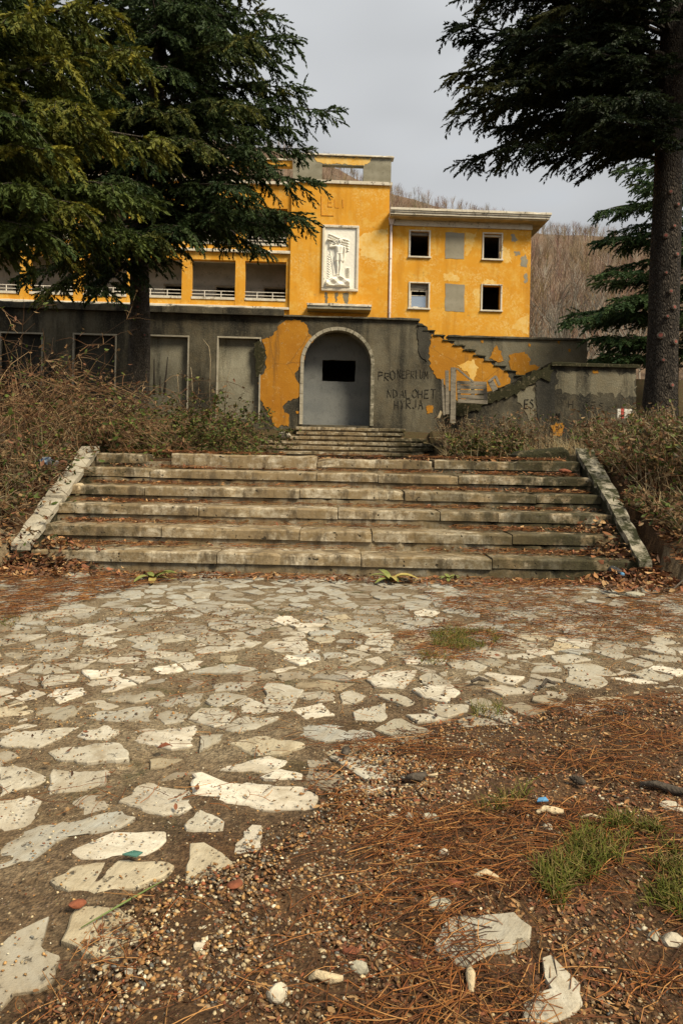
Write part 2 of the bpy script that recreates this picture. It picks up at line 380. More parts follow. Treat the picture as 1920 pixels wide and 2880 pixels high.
M = dict(soil=m_soil(), flag=m_flag(), step=m_step(), riser=m_step('riser_stone', True, .66), moss=m_moss(), coping=m_coping(),
         stucco=m_stucco('dark_stucco', (.026, .022, .015), (.150, .130, .088), (.12, .092, .052), .46),
         stucco_grey=m_stucco('grey_stucco', (.12, .105, .070), (.22, .195, .135), (.18, .14, .08), .54),
         niche_pale=m_stucco('niche_render', (.15, .135, .095), (.30, .275, .20), (.20, .17, .11), .55),
         niche_dark=m_stucco('sooty_render', (.030, .027, .021), (.070, .063, .048), (.055, .047, .034), .5),
         infill=m_conc('door_infill_render', (.16, .165, .16), (.225, .225, .21), (.10, .105, .10)),
         yellow=m_yellow(), orange=m_orange(), trim=m_trim(),
         concrete=m_conc('raw_concrete', (.20, .18, .125), (.30, .275, .205), (.12, .105, .07)),
         patchgrey=m_conc('cement_patch', (.25, .22, .155), (.32, .285, .21), (.20, .175, .12)),
         pale=m_pale(),
         soffit=m_plain('soffit_plaster', (.46, .36, .20), .9, .3, 2),
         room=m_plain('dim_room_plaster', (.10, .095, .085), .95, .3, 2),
         loggia=m_conc('loggia_plaster', (.22, .21, .19), (.34, .32, .29), (.12, .11, .10)),
         relief=m_plain('white_relief_plaster', (.80, .755, .65), .85, .05, 5),
         bark=m_bark('cedar_bark', (.075, .060, .045), (.21, .17, .125), 11.),
         bark_dark=m_bark('fir_bark', (.030, .024, .018), (.095, .074, .055), 11.),
         twig=m_vcol('twigs', .9), leaf=m_vcol('leaves', .6, .25), needle=m_vcol('conifer_needles', .6, .22, .15),
         dry=m_vcol('dry_litter', .85), gravel=m_vcol('gravel', .65, 0, .35), wood=m_wood(),
         scar=m_plain('branch_scar', (.20, .06, .045), .8, .4, 30), scar_rim=m_plain('scar_rim', (.10, .08, .062), .9, .3, 30),
         soot=m_plain('graffiti_paint', (.032, .028, .021), .9, .5, 12), red=m_plain('rust_paint', (.52, .22, .03), .9, .3, 12),
         pipe=m_plain('pipe_paint', (.62, .50, .42), .6, .15, 4), rail=m_plain('railing_paint', (.62, .56, .47), .7, .3, 9),
         tar=m_plain('roof_tar', (.06, .05, .042), .95, .4, 3),
         white_rock=m_plain('white_rock', (.42, .365, .27), .8, .25, 40, .5), grey_rock=m_plain('grey_rock', (.33, .30, .22), .8, .3, 40, .5),
         brick=m_plain('brick_shard', (.19, .062, .03), .9, .3, 40, .5), stick=m_plain('dead_stick', (.075, .060, .045), .95, .5, 40, .8),
         pale_wood=m_plain('pale_wood', (.46, .36, .22), .9, .35, 60, .6),
         blue=m_plain('blue_plastic', (.10, .26, .44), .4, .1, 10), paint_white=m_plain('blaze_white', (.62, .58, .50), .8, .2, 20),
         paint_red=m_plain('blaze_red', (.48, .08, .06), .8, .2, 20))

# ------------------------------------------------------------------ ground and hill
def ground_z(x, y):
    if y > 30: base = 4.6
    elif y > 20.4: base = .90 + .98 * min(1, max(0, (y - 20.6) / 2.1))
    elif y > 7.6: base = .90
    elif y > 5.6: base = .90 * (y - 5.6) / 2.0
    else: base = 0
    xl_ = 2.70 + .08 * max(0, min(2.2, y - 5.7))
    if y < 30 and abs(x) > xl_ and y > 4.6:
        s = min(1, (abs(x) - xl_) / 1.6)
        b2 = max(0, min(1.0, (y - 5.05) / 3.0)) * 1.03 - .03 * (y < 8) + .18 * s * min(1, max(0, y - 4.9))
        base = max(base, b2) if y < 20.4 else max(base, 1.05 + .55 * min(1, (y - 20.4) / 2.0))
    elif 5.6 < y <= 7.7: base -= .25                       # under the stair slabs
    elif 20.5 < y <= 22.9: base -= .25
    return base + .05 * fbm(x * .5, y * .5, 3) * min(1, max(0, y - 5.5) / 4)
SKY = [(-900, 420), (-300, 400), (0, 385), (300, 385), (580, 395), (700, 408), (905, 458), (1020, 505), (1100, 535), (1200, 562), (1300, 588), (1370, 605),
       (1430, 625), (1500, 640), (1650, 640), (1800, 650), (2000, 665), (2400, 700), (3000, 760)]
SX = np.array([(p[0] - CX) / F for p in SKY]); SZ = np.array([(HY - p[1] - 12) / F for p in SKY])
CREST = 205.0
def hill_z(x, y):
    tz = float(np.interp(x / max(y, 30), SX, SZ)) * CREST + 1.8
    t = (y - 62) / (CREST - 62)
    if t <= 0: return 4.4
    if t < 1: f = t ** 1.05
    else: f = 1 - .25 * (t - 1)
    return 4.4 + (tz - 4.4) * f + 1.2 * fbm(x * .03, y * .03, 1) * min(1, t * 4)
SOIL_PX = [(1920, 1985), (1620, 2010), (1300, 2035), (1180, 2030), (1080, 2090), (1010, 2200), (930, 2280), (760, 2330), (620, 2440), (420, 2500), (330, 2560), (260, 2690), (120, 2830), (-60, 2960)]
sg = [onground(*p) for p in SOIL_PX]
soil_poly = [(p.x, p.y) for p in sg] + [(-2, .2), (6, .2), (6, sg[0].y)]
def inpoly(x, y, poly):
    r = False; j = len(poly) - 1
    for i in range(len(poly)):
        xi, yi = poly[i]; xj, yj = poly[j]
        if (yi > y) != (yj > y) and x < (xj - xi) * (y - yi) / (yj - yi) + xi: r = not r
        j = i
    return r
def axis(parts):
    o = []
    for a, b, st in parts: o += list(np.arange(a, b, st))
    return np.array(o + [parts[-1][1]])
xs = axis([(-900, -200, 100), (-200, -40, 20), (-40, -12, 4), (-12, -4, .5), (-4, -3, .08), (-3, 3, .04), (3, 4, .08), (4, 12, .5), (12, 40, 4), (40, 200, 20), (200, 900, 100)])
ys = axis([(-300, -20, 70), (-20, -2, 3), (-2, .6, .3), (.6, 5.9, .04), (5.9, 8, .1), (8, 23.2, .4), (23.2, 32, .8), (32, 62, 3), (62, 70, 4)])
def dj0(x, y):
    b = 9.
    for k_ in range(len(sg) - 1):
        ax_, ay_, ex, ey = sg[k_].x, sg[k_].y, sg[k_ + 1].x - sg[k_].x, sg[k_ + 1].y - sg[k_].y
        t_ = max(0, min(1, ((x - ax_) * ex + (y - ay_) * ey) / (ex * ex + ey * ey))); b = min(b, math.hypot(x - ax_ - t_ * ex, y - ay_ - t_ * ey))
    return b
gx, gy = np.meshgrid(xs, ys)
V = np.stack([gx.ravel(), gy.ravel(), np.array([ground_z(a, b) for a, b in zip(gx.ravel(), gy.ravel())])], 1)
near = (V[:, 1] < 6) & (np.abs(V[:, 0]) < 4.2) & (V[:, 1] > .5)
cols = np.zeros((len(V), 3))
for i in np.where(near)[0]:
    x, y = V[i, 0], V[i, 1]
    V[i, 2] += .010 * fbm(x * 2.2, y * 2.2, 5) + .0075 * fbm(x * 9, y * 9, 2)
    so_ = inpoly(x, y, soil_poly)
    if so_: V[i, 2] += .012 * min(1, dj0(x, y) / .15)
    dj = dj0(x, y)
    nz_ = fbm(x * 3.3, y * 3.3, 8) * .32 + fbm(x * 11, y * 11, 4) * .14
    cv_ = (-dj if so_ else dj) / .55 + nz_ + .05
    if y > 5.0: cv_ -= (y - 5.0) * 2.5
    cols[i, 0] = min(1, max(0, cv_))
cols[:, 2] = (V[:, 1] > 8) * .5
nx, ny = len(xs), len(ys)
idx = np.arange(nx * ny).reshape(ny, nx)
Q = np.stack([idx[:-1, :-1], idx[:-1, 1:], idx[1:, 1:], idx[1:, :-1]], -1).reshape(-1, 4)
ground = link('ground', mesh_np('ground', V, Q, cols, True), None, M['soil']); tag(ground, kind='structure')
# hill
xs2 = np.linspace(-1, 1, 90); ys2 = axis([(58, 110, 4), (110, 260, 6), (260, 700, 60)])
gx, gy = np.meshgrid(xs2, ys2); gx = gx * gy * 1.2
V = np.stack([gx.ravel(), gy.ravel(), np.array([hill_z(a, b) for a, b in zip(gx.ravel(), gy.ravel())])], 1)
nx, ny = len(xs2), len(ys2); idx = np.arange(nx * ny).reshape(ny, nx)
Q = np.stack([idx[:-1, :-1], idx[:-1, 1:], idx[1:, 1:], idx[1:, :-1]], -1).reshape(-1, 4)
cols = np.zeros((len(V), 3)); cols[:, 1] = 1
tag(link('hillside', mesh_np('hillside', V, Q, cols, True), None, M['soil']), kind='structure')

# ------------------------------------------------------------------ worn stone blocks and patches
def worn(mb, x0, x1, y0, y1, z0, z1, seed=0, seg=.05, amp=.006, bev=.014, chip=0.):
    n = max(2, int((x1 - x0) / seg)); V = []; Fc = []
    prof = [(y0, z0), (y0, z1 - bev), (y0 + bev * .4, z1 - bev * .35), (y0 + bev, z1), (y1, z1), (y1, z0)]
    k = len(prof)
    for i in range(n + 1):
        x = x0 + (x1 - x0) * i / n
        e = 1 if i in (0, n) else 0
        big = chip * max(0, mnoise.noise(Vector((x * 2.3, seed * 7.7, 1.3))) - .05)
        for j, (y, z) in enumerate(prof):
            dy = amp * mnoise.noise(Vector((x * 7, seed * 3.1, j * .35))) * 1.4; dz = amp * mnoise.noise(Vector((x * 5, seed * 5.3 + 9, 0))) + amp * 1.6 * mnoise.noise(Vector((x * .9, seed * .37, 5)))
            if j in (1, 2, 3):
                c = max(0, mnoise.noise(Vector((x * 11, seed * 2.7, 4))) - .22) * .06
                dy += c + big * (1.2 if j > 1 else .6); dz -= c * .5 + big * (.6 if j < 3 else .4)
            if e and j in (1, 2, 3, 4): dz -= bev * .5
            V.append((x, y + dy, z + (dz if j not in (0, 5) else 0)))
    for i in range(n):
        for j in range(k):
            j2 = (j + 1) % k; Fc.append((i * k + j, i * k + j2, (i + 1) * k + j2, (i + 1) * k + j))
    Fc.append(tuple(range(k))[::-1]); Fc.append(tuple(n * k + j for j in range(k)))
    return mb.add(V, Fc)
def rough_poly(pts, seg, amp, seed=0):
    o = []
    for i, p in enumerate(pts):
        q = pts[(i + 1) % len(pts)]; L_ = math.hypot(q[0] - p[0], q[1] - p[1]); n = max(1, int(L_ / seg))
        for k in range(n):
            t = k / n; x, y = p[0] + (q[0] - p[0]) * t, p[1] + (q[1] - p[1]) * t
            e = amp * 1.3 * mnoise.noise(Vector((x * .5 / seg, y * .5 / seg, seed))); f = amp * 1.3 * mnoise.noise(Vector((x * .5 / seg, y * .5 / seg, seed + 7)))
            o.append((x + e + amp * .9 * mnoise.noise(Vector((x * 1.9 / seg, y * 1.9 / seg, seed))), y + f + amp * .9 * mnoise.noise(Vector((x * 1.9 / seg, y * 1.9 / seg, seed + 3)))))
    return o
def patch(parent, plane, pts, v, mat, name='plaster_patch', seg=.12, amp=.06, seed=0, th=.012, label=None):
    P = [plane.loc(px, py) for px, py in pts]
    mb = MB().slab(rough_poly(P, seg * .5, amp, seed), v - th, v + .03)
    o = mb.build(name, mat, parent)
    if label: o['label'] = label
    return o

# lower stair
T0, RI = .36, .16
stair = empty('stone_stairs', 'wide worn lower flight of six stone steps littered with pine needles', 'stairs', loc=(0, 5.7, 0))
rs = random.Random(4)
def cuts(x0, x1, pts): return list(zip([x0] + pts, pts + [x1]))
JOINTS = {1: [-1.0, .18, 1.25], 2: [-1.55, -.35, .28, 1.5], 3: [-1.3, -.02, .92, 1.45], 4: [-1.9, -.4, .62, 1.9], 5: [-1.95, -.25, .38, 1.2], 6: []}
for i in range(1, 7):
    yf, z = (15 + i) * T0, RI * i
    xl, xr = (-2.52, 2.50) if i == 1 else (-2.56 - .025 * i, 2.47 + .02 * i)
    if i < 6:
        for k, (a, b) in enumerate(cuts(xl, xr, JOINTS[i])):
            dz = rs.uniform(-.006, .006)
            worn(MB(), a + .004, b - .004, yf - 5.7 + rs.uniform(-.008, .008), yf - 5.7 + T0 + .06, z - .088 + dz, z + dz, seed=i * 10 + k, chip=.03 if k % 2 else 0.0).build('tread_slab', M['step'], stair)
    else:
        for k, (a, b, bd, ch, zz) in enumerate([(-2.62, -2.13, .10, .05, -.01), (-1.82, -.27, .15, .02, .01), (-.26, .97, .09, .22, -.02), (1.0, 2.56, .10, .03, 0)]):
            worn(MB(), a, b, yf - 5.7, yf - 5.7 + .5, z - bd + zz, z + zz, seed=70 + k, chip=ch, amp=.012).build('tread_slab', M['step'], stair)
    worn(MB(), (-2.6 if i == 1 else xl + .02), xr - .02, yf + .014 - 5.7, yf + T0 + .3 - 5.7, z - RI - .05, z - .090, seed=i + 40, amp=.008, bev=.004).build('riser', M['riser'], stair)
# upper stair
stair2 = empty('stone_stairs', 'narrow upper flight of six stone steps leading to the arched doorway', 'stairs', loc=(0, 20.9, .9))
for j in range(1, 7):
    yf, z = 20.9 + (j - 1) * T0, .96 + RI * j
    xl, xr = {1: (-2.5, 2.45), 2: (-2.45, 2.6), 3: (-2.35, 2.9), 4: (-1.9, 2.65), 5: (-1.45, 2.0), 6: (-1.5, 2.05)}[j]
    n = 4 + j % 2; js = [xl + (xr - xl) * (k + rs.uniform(-.25, .25)) / n for k in range(1, n)]
    for k, (a, b) in enumerate(cuts(xl, xr, js)):
        worn(MB(), a + .008, b - .008, yf - 20.9 + rs.uniform(-.012, .012), yf - 20.9 + T0 + .05, z - .95 - .04 + rs.uniform(-.006, .006), z - .9 + rs.uniform(-.004, .008), seed=200 + j * 9 + k, seg=.12, chip=.03).build('tread_slab', M['step'], stair2)
    worn(MB(), xl + .1, xr - .1, yf + .05 - 20.9, yf + T0 + .4 - 20.9, z - .9 - RI - .06, z - .9 - .092, seed=260 + j, seg=.15).build('riser', M['step'], stair2)

# cheek walls
def cheek(label, side, xi0, xi1, wid0, wid1, brk, y0, y1, z0, z1, over):
    ch = empty('cheek_wall', label, 'wall', loc=((xi0 + xi1) / 2, (y0 + y1) / 2, .3))
    ox, oy = ch.location.x, ch.location.y
    def sect(t, top, out):
        y = y0 + (y1 - y0) * t; z = z0 + (z1 - z0) * t; x = xi0 + (xi1 - xi0) * t; wd = wid0 + (wid1 - wid0) * t
        return x, y, z, wd
    def strip(t0, t1, dz0, dz1, ovh, nm, mat, seed, lift=0., shift=0.):
        n = 14; V = []; Fc = []
        for i in range(n + 1):
            t = t0 + (t1 - t0) * i / n; x, y, z, wd = sect(t, 0, 0)
            j = lambda q: .012 * mnoise.noise(Vector((t * 9, q * 3.3, seed)))
            xa, xb = x - side * ovh + j(1) + shift, x + side * (wd + ovh) + j(2) * 2 + shift
            V += [(xa - ox, y - oy, z + dz0 - .3 + lift), (xa - ox, y - oy, z + dz1 - .3 + j(3) + lift), (xb - ox, y - oy, z + dz1 - .3 + j(4) + lift), (xb - ox, y - oy, z + dz0 - .3 + lift)]
        for i in range(n):
            for q in range(4):
                q2 = (q + 1) % 4; Fc.append((i * 4 + q, i * 4 + q2, i * 4 + 4 + q2, i * 4 + 4 + q))
        Fc += [(0, 1, 2, 3), tuple(n * 4 + q for q in range(4))]
        return MB().add(V, Fc).build(nm, mat, ch)
    strip(0, 1, -.75, -.062, -.012, 'wall_body', M['moss'], 3)
    prev = 0.
    for k, b in enumerate(brk + [1.]):
        strip(prev + .006, b - .006, -.06, .0, over, 'coping_slab', M['coping'], 11 + k, lift=.012 * (k % 2), shift=.012 * (k % 2)); prev = b
    return ch
cheek('pale stone stair cheek wall cracked in two beside the brown brambles', -1, -2.53, -2.70, .15, .19, [.40, .9], 5.75, 7.85, .20, 1.03, .004)
cheek('moss blackened stair cheek wall with mottled coping beside the bottle', 1, 2.42, 2.60, .09, .19, [.30, .62], 5.66, 7.85, .17, 1.12, .004)
mb = MB()
worn(mb, -.45, .14, 0, .35, -.35, .10, seed=5, amp=.02, bev=.05)
o = mb.build('mossy_block', M['moss']); o.location = (2.45, 8.0, 1.02); o.rotation_euler = (0, rad(-9), 0)
tag(o, 'mossy stone block at the head of the dark cheek wall', 'stone block')

# ------------------------------------------------------------------ terrace wall
tw = empty('terrace_wall', 'dark stained stucco terrace wall with blind niches and arched doorway', 'wall'); PT.place(tw)
def rect(pl, x0, x1, y0, y1, v=0.):
    u0, z1 = pl.loc(x0, y0, v); u1, z0 = pl.loc(x1, y1, v); return u0, u1, z0, z1
zb = .7
ul = PT.u(-420, 870)
ztop_l = PT.z(400, 884); ztop_r = PT.z(985, 897)
ust = PT.u(1176, 900)
uA0, uA1 = PT.u(850, 1080), PT.u(1045, 1080)
uc = (uA0 + uA1) / 2; ra = (uA1 - uA0) / 2
zdoor = PT.z(948, 1196); zspr = PT.z(948, 926) - ra
def arch(r, n=22, z0=zdoor): return [(uc - r, z0)] + [(uc - r * math.cos(math.pi * k / n), zspr + r * math.sin(math.pi * k / n)) for k in range(n + 1)] + [(uc + r, z0)]
steps = [(ust, ztop_r)]; u_, z_ = ust, ztop_r
prof = [(ust, ztop_r)]
for k in range(13):
    z_ -= .158; prof.append((u_, z_)); u_ += (.20, .34, .33, .34, .35, .35, .35, .34, .36, .35, .35, .35, .35)[k]; prof.append((u_, z_))
uend = u_
niches = []
for (x0, x1, yt, yb) in ((-195, -85, 929, 1190), (3, 114, 935, 1190), (209, 321, 939, 1190), (409, 525, 943, 1190), (614, 727, 948, 1190)):
    u0, z1 = PT.loc(x0, yt); u1, z0 = PT.loc(x1, yb); niches.append((u0, u1, 2.15, z1))
outline = [(ul, zb), (uend, zb)] + prof[::-1] + [(PT.u(798, 890), ztop_r), (ul, ztop_r)]
holes = [[(a, c), (b, c), (b, d), (a, d)] for a, b, c, d in niches] + [arch(ra)]
wall = MB().slab(outline, 0, .45, holes).build('wall_body', M['stucco'], tw)
for k, (a, b, c, d) in enumerate(niches):
    MB().box(a - .02, b + .02, .17, .40, c - .02, d + .02).build('niche_panel', M['niche_pale' if k > 2 else 'niche_dark'], tw)
    for (x0, x1, z0, z1) in ((a - .035, b + .035, d - .02, d + .03), (a - .035, a + .012, c, d - .022), (b - .012, b + .035, c, d - .022)):
        MB().box(x0, x1, -.02, .10, z0, z1).build('niche_frame', M['coping'], tw)
# copings
us = PT.u(798, 890)
n = 7
for k in range(n):
    a = ul + (us - ul) * k / n; b = ul + (us - ul) * (k + 1) / n
    worn(MB(), a + .004, b - .004, -.16, .55, ztop_r + .003, ztop_r + .245, seed=300 + k, seg=.2, amp=.02, bev=.04, chip=.08).build('coping_slab', M['stucco'], tw)
for k in range(4):
    a = us + .01 + (ust + .04 - us) * k / 4; b = us + (ust + .04 - us) * (k + 1) / 4
    worn(MB(), a, b, -.09, .5, ztop_r + .003, ztop_r + .07, seed=320 + k, seg=.2, amp=.015, bev=.02, chip=.05).build('coping_slab', M['stucco'], tw)
for k in range(13):
    (a, z1), (b, _) = prof[1 + 2 * k], prof[2 + 2 * k]
    worn(MB(), a - .05, b + .03, -.05, 1.7, z1 + .002, z1 + .05, seed=340 + k, seg=.1, amp=.02, bev=.02, chip=.1).build('stair_tread', M['moss'], tw)
# stair body behind the stepped wall, so the flight is solid
mb = MB()
for k in range(13):
    (a, z1), (b, _) = prof[1 + 2 * k], prof[2 + 2 * k]
    mb.box(a + .002, b - .002, .452, 1.68, zb, z1 - .003)
mb.build('stair_core', M['stucco_grey'], tw)
# arch surround: separate voussoirs
bl = []
seq = []
for k in range(6): seq.append(('j', -1, zdoor + (zspr - zdoor) * k / 6, zdoor + (zspr - zdoor) * (k + 1) / 6))
for k in range(14): seq.append(('v', math.pi * k / 14, math.pi * (k + 1) / 14, 0))
for k in range(6): seq.append(('j', 1, zdoor + (zspr - zdoor) * k / 6, zdoor + (zspr - zdoor) * (k + 1) / 6))
r0, r1 = ra - .035, ra + .075
for q in seq:
    mb = MB()
    if q[0] == 'j':
        xs_ = sorted((uc + q[1] * r0, uc + q[1] * r1)); mb.box(xs_[0], xs_[1], -.035, .30, q[2] + .006, q[3] - .006)
    else:
        a0, a1 = q[1] + .006, q[2] - .006
        pts = [(uc - r0 * math.cos(a0), zspr + r0 * math.sin(a0)), (uc - r1 * math.cos(a0), zspr + r1 * math.sin(a0)), (uc - r1 * math.cos((a0 + a1) / 2), zspr + r1 * math.sin((a0 + a1) / 2)),
               (uc - r1 * math.cos(a1), zspr + r1 * math.sin(a1)), (uc - r0 * math.cos(a1), zspr + r0 * math.sin(a1)), (uc - r0 * math.cos((a0 + a1) / 2), zspr + r0 * math.sin((a0 + a1) / 2))]
        mb.slab(pts, -.035, .30)
    mb.build('arch_stone', M['coping'], tw)
# recessed reveal, infill panel with opening, dark room
rev = MB(); A0 = arch(ra + .12, 22, zdoor - .3); A1 = arch(ra - .002, 22, zdoor - .3)
rev.slab(A0 + A1[::-1], .452, .95).build('door_reveal', M['infill'], tw)
wu0, wz1 = PT.loc(907, 1012, .85); wu1, wz0 = PT.loc(998, 1075, .85)
MB().slab(arch(ra + .02, 22, zdoor - .3), .80, .93, [rough_poly([(wu0, wz0), (wu1, wz0), (wu1, wz1), (wu0, wz1)], .15, .012, 3)]).build('door_infill', M['infill'], tw)
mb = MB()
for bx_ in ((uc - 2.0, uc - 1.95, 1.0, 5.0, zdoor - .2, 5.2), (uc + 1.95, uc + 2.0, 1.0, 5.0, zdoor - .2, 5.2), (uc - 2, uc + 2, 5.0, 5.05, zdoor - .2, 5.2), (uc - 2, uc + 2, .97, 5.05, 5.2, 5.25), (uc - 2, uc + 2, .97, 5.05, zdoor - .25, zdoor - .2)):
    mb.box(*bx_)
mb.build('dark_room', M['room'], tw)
MB().box(ul, ust - .02, .552, 7.0, ztop_r - .45, ztop_r - .2).build('terrace_floor', M['stucco_grey'], tw)
# orange plaster left on the wall
patch(tw, PT, [(798, 902), (830, 898), (858, 908), (868, 938), (884, 952), (868, 966), (856, 1000), (852, 1022), (832, 1042), (830, 1062), (842, 1082), (846, 1108), (832, 1120), (808, 1128), (796, 1146), (800, 1160), (812, 1164), (810, 1198), (772, 1200), (760, 1172), (748, 1150), (730, 1122), (728, 1080), (744, 1040), (748, 1000), (738, 956), (766, 945), (778, 925)], 0, M['orange'], seed=1, label='big orange remnant of old plaster beside the arch')
patch(tw, PT, [(1212, 938), (1250, 956), (1300, 980), (1345, 1002), (1385, 1024), (1420, 1045), (1436, 1064), (1432, 1090), (1380, 1100), (1330, 1112), (1290, 1128), (1262, 1104), (1240, 1072), (1222, 1056), (1210, 1035), (1204, 1000)], 0, M['orange'], seed=2, label='rust orange plaster under the broken stair edge')
patch(tw, PT, [(1198, 1142), (1218, 1140), (1216, 1160), (1200, 1163)], 0, M['orange'], seed=3, seg=.05, amp=.03)
patch(tw, PT, [(832, 1156), (842, 1156), (840, 1163), (833, 1163)], 0, M['orange'], seed=4, seg=.04, amp=.015)
patch(tw, PT, [(716, 965), (732, 960), (746, 985), (745, 1020), (736, 1048), (724, 1062), (719, 1040)], 0, M['moss'], 'moss_patch', seed=5, th=.03)
patch(tw, PT, [(1176, 905), (1206, 925), (1206, 990), (1200, 1020), (1180, 1000), (1172, 950)], 0, M['niche_dark'], 'moss_patch', seed=6, th=.02)
patch(tw, PT, [(1285, 1028), (1330, 1010), (1342, 1035), (1332, 1070), (1342, 1098), (1320, 1100), (1318, 1050)], -.012, M['pale'], seed=8, seg=.1, amp=.05, th=.006)
# lettering
GL = {'P': [[(0, 0), (0, 1), (.6, .95), (.65, .6), (0, .5)]], 'R': [[(0, 0), (0, 1), (.6, .95), (.62, .6), (0, .5), (.7, 0)]], 'O': [[(.35, 0), (0, .3), (.05, .8), (.4, 1), (.75, .7), (.7, .2), (.35, 0)]],
      'N': [[(0, 0), (.05, 1), (.6, 0), (.65, 1)]], 'E': [[(.6, 1), (0, 1), (0, 0), (.65, 0)], [(0, .5), (.5, .52)]], 'I': [[(.2, 0), (.2, 1)]], 'i': [[(.2, 0), (.2, .75)], [(.18, .95), (.25, 1)]],
      'U': [[(0, 1), (.05, .1), (.35, 0), (.6, .15), (.65, 1)]], 'M': [[(0, 0), (.1, 1), (.4, .3), (.7, 1), (.8, 0)]], 'D': [[(0, 0), (0, 1), (.5, .8), (.6, .3), (0, 0)]], 'A': [[(0, 0), (.35, 1), (.7, 0)], [(.15, .4), (.58, .4)]],
      'L': [[(0, 1), (0, 0), (.6, 0)]], 'H': [[(0, 0), (0, 1)], [(.6, 0), (.6, 1)], [(0, .5), (.6, .5)]], 'T': [[(0, 1), (.8, 1)], [(.4, 1), (.4, 0)]], 'Y': [[(0, 1), (.35, .5), (.7, 1)], [(.35, .5), (.2, 0)]],
      'J': [[(.5, 1), (.5, .2), (.25, 0), (0, .2)]], 'S': [[(.6, .9), (.3, 1), (.05, .75), (.5, .45), (.55, .15), (.25, 0), (0, .12)]], 'C': [[(.6, .9), (.2, 1), (0, .5), (.2, .02), (.6, .12)]], 'G': [[(.6, .9), (.2, 1), (0, .5), (.2, .02), (.6, .1), (.6, .45), (.35, .45)]], '"': [[(.1, 1.2), (.15, 1.22)], [(.4, 1.2), (.45, 1.22)]]}
def write(parent, pl, text, x0, x1, y0, y1, mat, r=.016, v=0., seed=0, name='graffiti'):
    rr = random.Random(seed); u0, zt = pl.loc(x0, y0); u1, z0 = pl.loc(x1, y1)
    h = zt - z0; cw = (u1 - u0) / len(text); mb = MB()
    for i, ch in enumerate(text):
        if ch == ' ': continue
        s = rr.uniform(.88, 1.1); dz = rr.uniform(-.06, .06) * h; sl_ = rr.uniform(-.1, .1)
        for st in GL[ch]:
            mb.tube([(u0 + cw * (i + .08) + (x * .9 + sl_ * z) * cw * 1.12, v, z0 + dz + z * h * s) for x, z in st], [r * rr.uniform(.8, 1.3) for _ in st], 5)
    return mb.build(name, mat, parent)
write(tw, PT, 'PRO', 1062, 1114, 1044, 1070, M['soot'], .018, seed=1)
write(tw, PT, 'NEPRIUM', 1117, 1204, 1042, 1066, M['soot'], .014, seed=2)
write(tw, PT, ' "', 1112, 1136, 1046, 1066, M['soot'], .012, seed=12)
write(tw, PT, 'NDALOHET', 1088, 1226, 1095, 1121, M['soot'], .016, seed=3)
write(tw, PT, 'HYRJA', 1108, 1192, 1124, 1151, M['soot'], .016, seed=4)

# wall behind the stair
rw = empty('retaining_wall', 'grey retaining wall with orange flakes below the right wing', 'wall'); PT.place(rw)
VB = 4.2
u0, zt = PT.loc(1262, 948, VB); u1, zt2 = PT.loc(1650, 958, VB)
MB().slab([(u0, 1.5), (u1, 1.5), (u1, zt), (u0, zt)], VB, VB + .35).build('wall_body', M['stucco_grey'], rw)
for k in range(4):
    a = u0 + (u1 - u0) * k / 4; b = u0 + (u1 - u0) * (k + 1) / 4
    worn(MB(), a - .04 * (k == 0) + .004, b + .05 * (k == 3), VB - .08, VB + .45, zt + .003, zt + .09, seed=400 + k, seg=.25, amp=.015, chip=.03).build('coping_slab', M['stucco'], rw)
class Off:
    def __init__(s, p, v): s.p, s.v = p, v
    def loc(s, px, py, v=0): return s.p.loc(px, py, s.v)
PV = Off(PT, VB)
patch(rw, PV, [(1432, 998), (1475, 990), (1490, 1010), (1488, 1025), (1515, 1030), (1510, 1045), (1475, 1062), (1440, 1050), (1430, 1020)], VB, M['orange'], seed=11, label='orange flake of plaster above the mossy slope')
patch(rw, PV, [(1395, 970), (1403, 985), (1415, 1015), (1400, 1020), (1375, 1005), (1385, 990)], VB, M['orange'], seed=12)
for k, (x, y) in enumerate(((1355, 960), (1570, 962), (1488, 970), (1600, 985))):
    patch(rw, PV, [(x - 4, y - 4), (x + 4, y - 3), (x + 3, y + 5), (x - 3, y + 4)], VB, M['orange'], seed=20 + k, seg=.06, amp=.03)

# lower wall at the right with the mossy slope
lw = empty('garden_wall', 'low dark wall with mossy sloping shoulder beside the right fir trunk', 'wall'); PR.place(lw)
pts = [(1250, 1300), (1250, 1150), (1330, 1126), (1385, 1106), (1440, 1082), (1500, 1054), (1556, 1030), (1787, 1036), (1787, 1300)]
P = [PR.loc(*p) for p in pts]; P[0] = (P[0][0], .6); P[-1] = (P[-1][0], .6)
MB().slab(P[::-1], 0, .5).build('wall_body', M['stucco'], lw)
u0, zt = PR.loc(1548, 1027); u1, _ = PR.loc(1795, 1031)
for k in range(3):
    a = u0 + (u1 - u0) * k / 3; b = u0 + (u1 - u0) * (k + 1) / 3
    worn(MB(), a + .004, b, -.1, .6, P[6][1] + .003, P[6][1] + .11, seed=420 + k, seg=.2, amp=.015, chip=.04).build('coping_slab', M['moss'], lw)
sl_pts = [PR.loc(*p) for p in [(1262, 1148), (1330, 1126), (1385, 1106), (1440, 1082), (1500, 1054), (1550, 1032)]]
lowr = [(u - .05, z - .28 - .1 * (k % 2)) for k, (u, z) in enumerate(sl_pts)][::-1]
MB().slab(rough_poly([(u, z + .05) for u, z in sl_pts] + lowr, .07, .10, 5), -.05, .62).build('mossy_shoulder', M['moss'], lw)
patch(lw, PR, [(1502, 1060), (1556, 1036), (1560, 1100), (1556, 1180), (1540, 1215), (1512, 1190), (1506, 1120)], 0, M['niche_dark'], 'soot_patch', seed=31, label='black soot streak on the low wall')
patch(lw, PR, [(1550, 1195), (1585, 1190), (1580, 1224), (1552, 1228)], 0, M['orange'], seed=32, label='orange flake near the foot of the low wall')
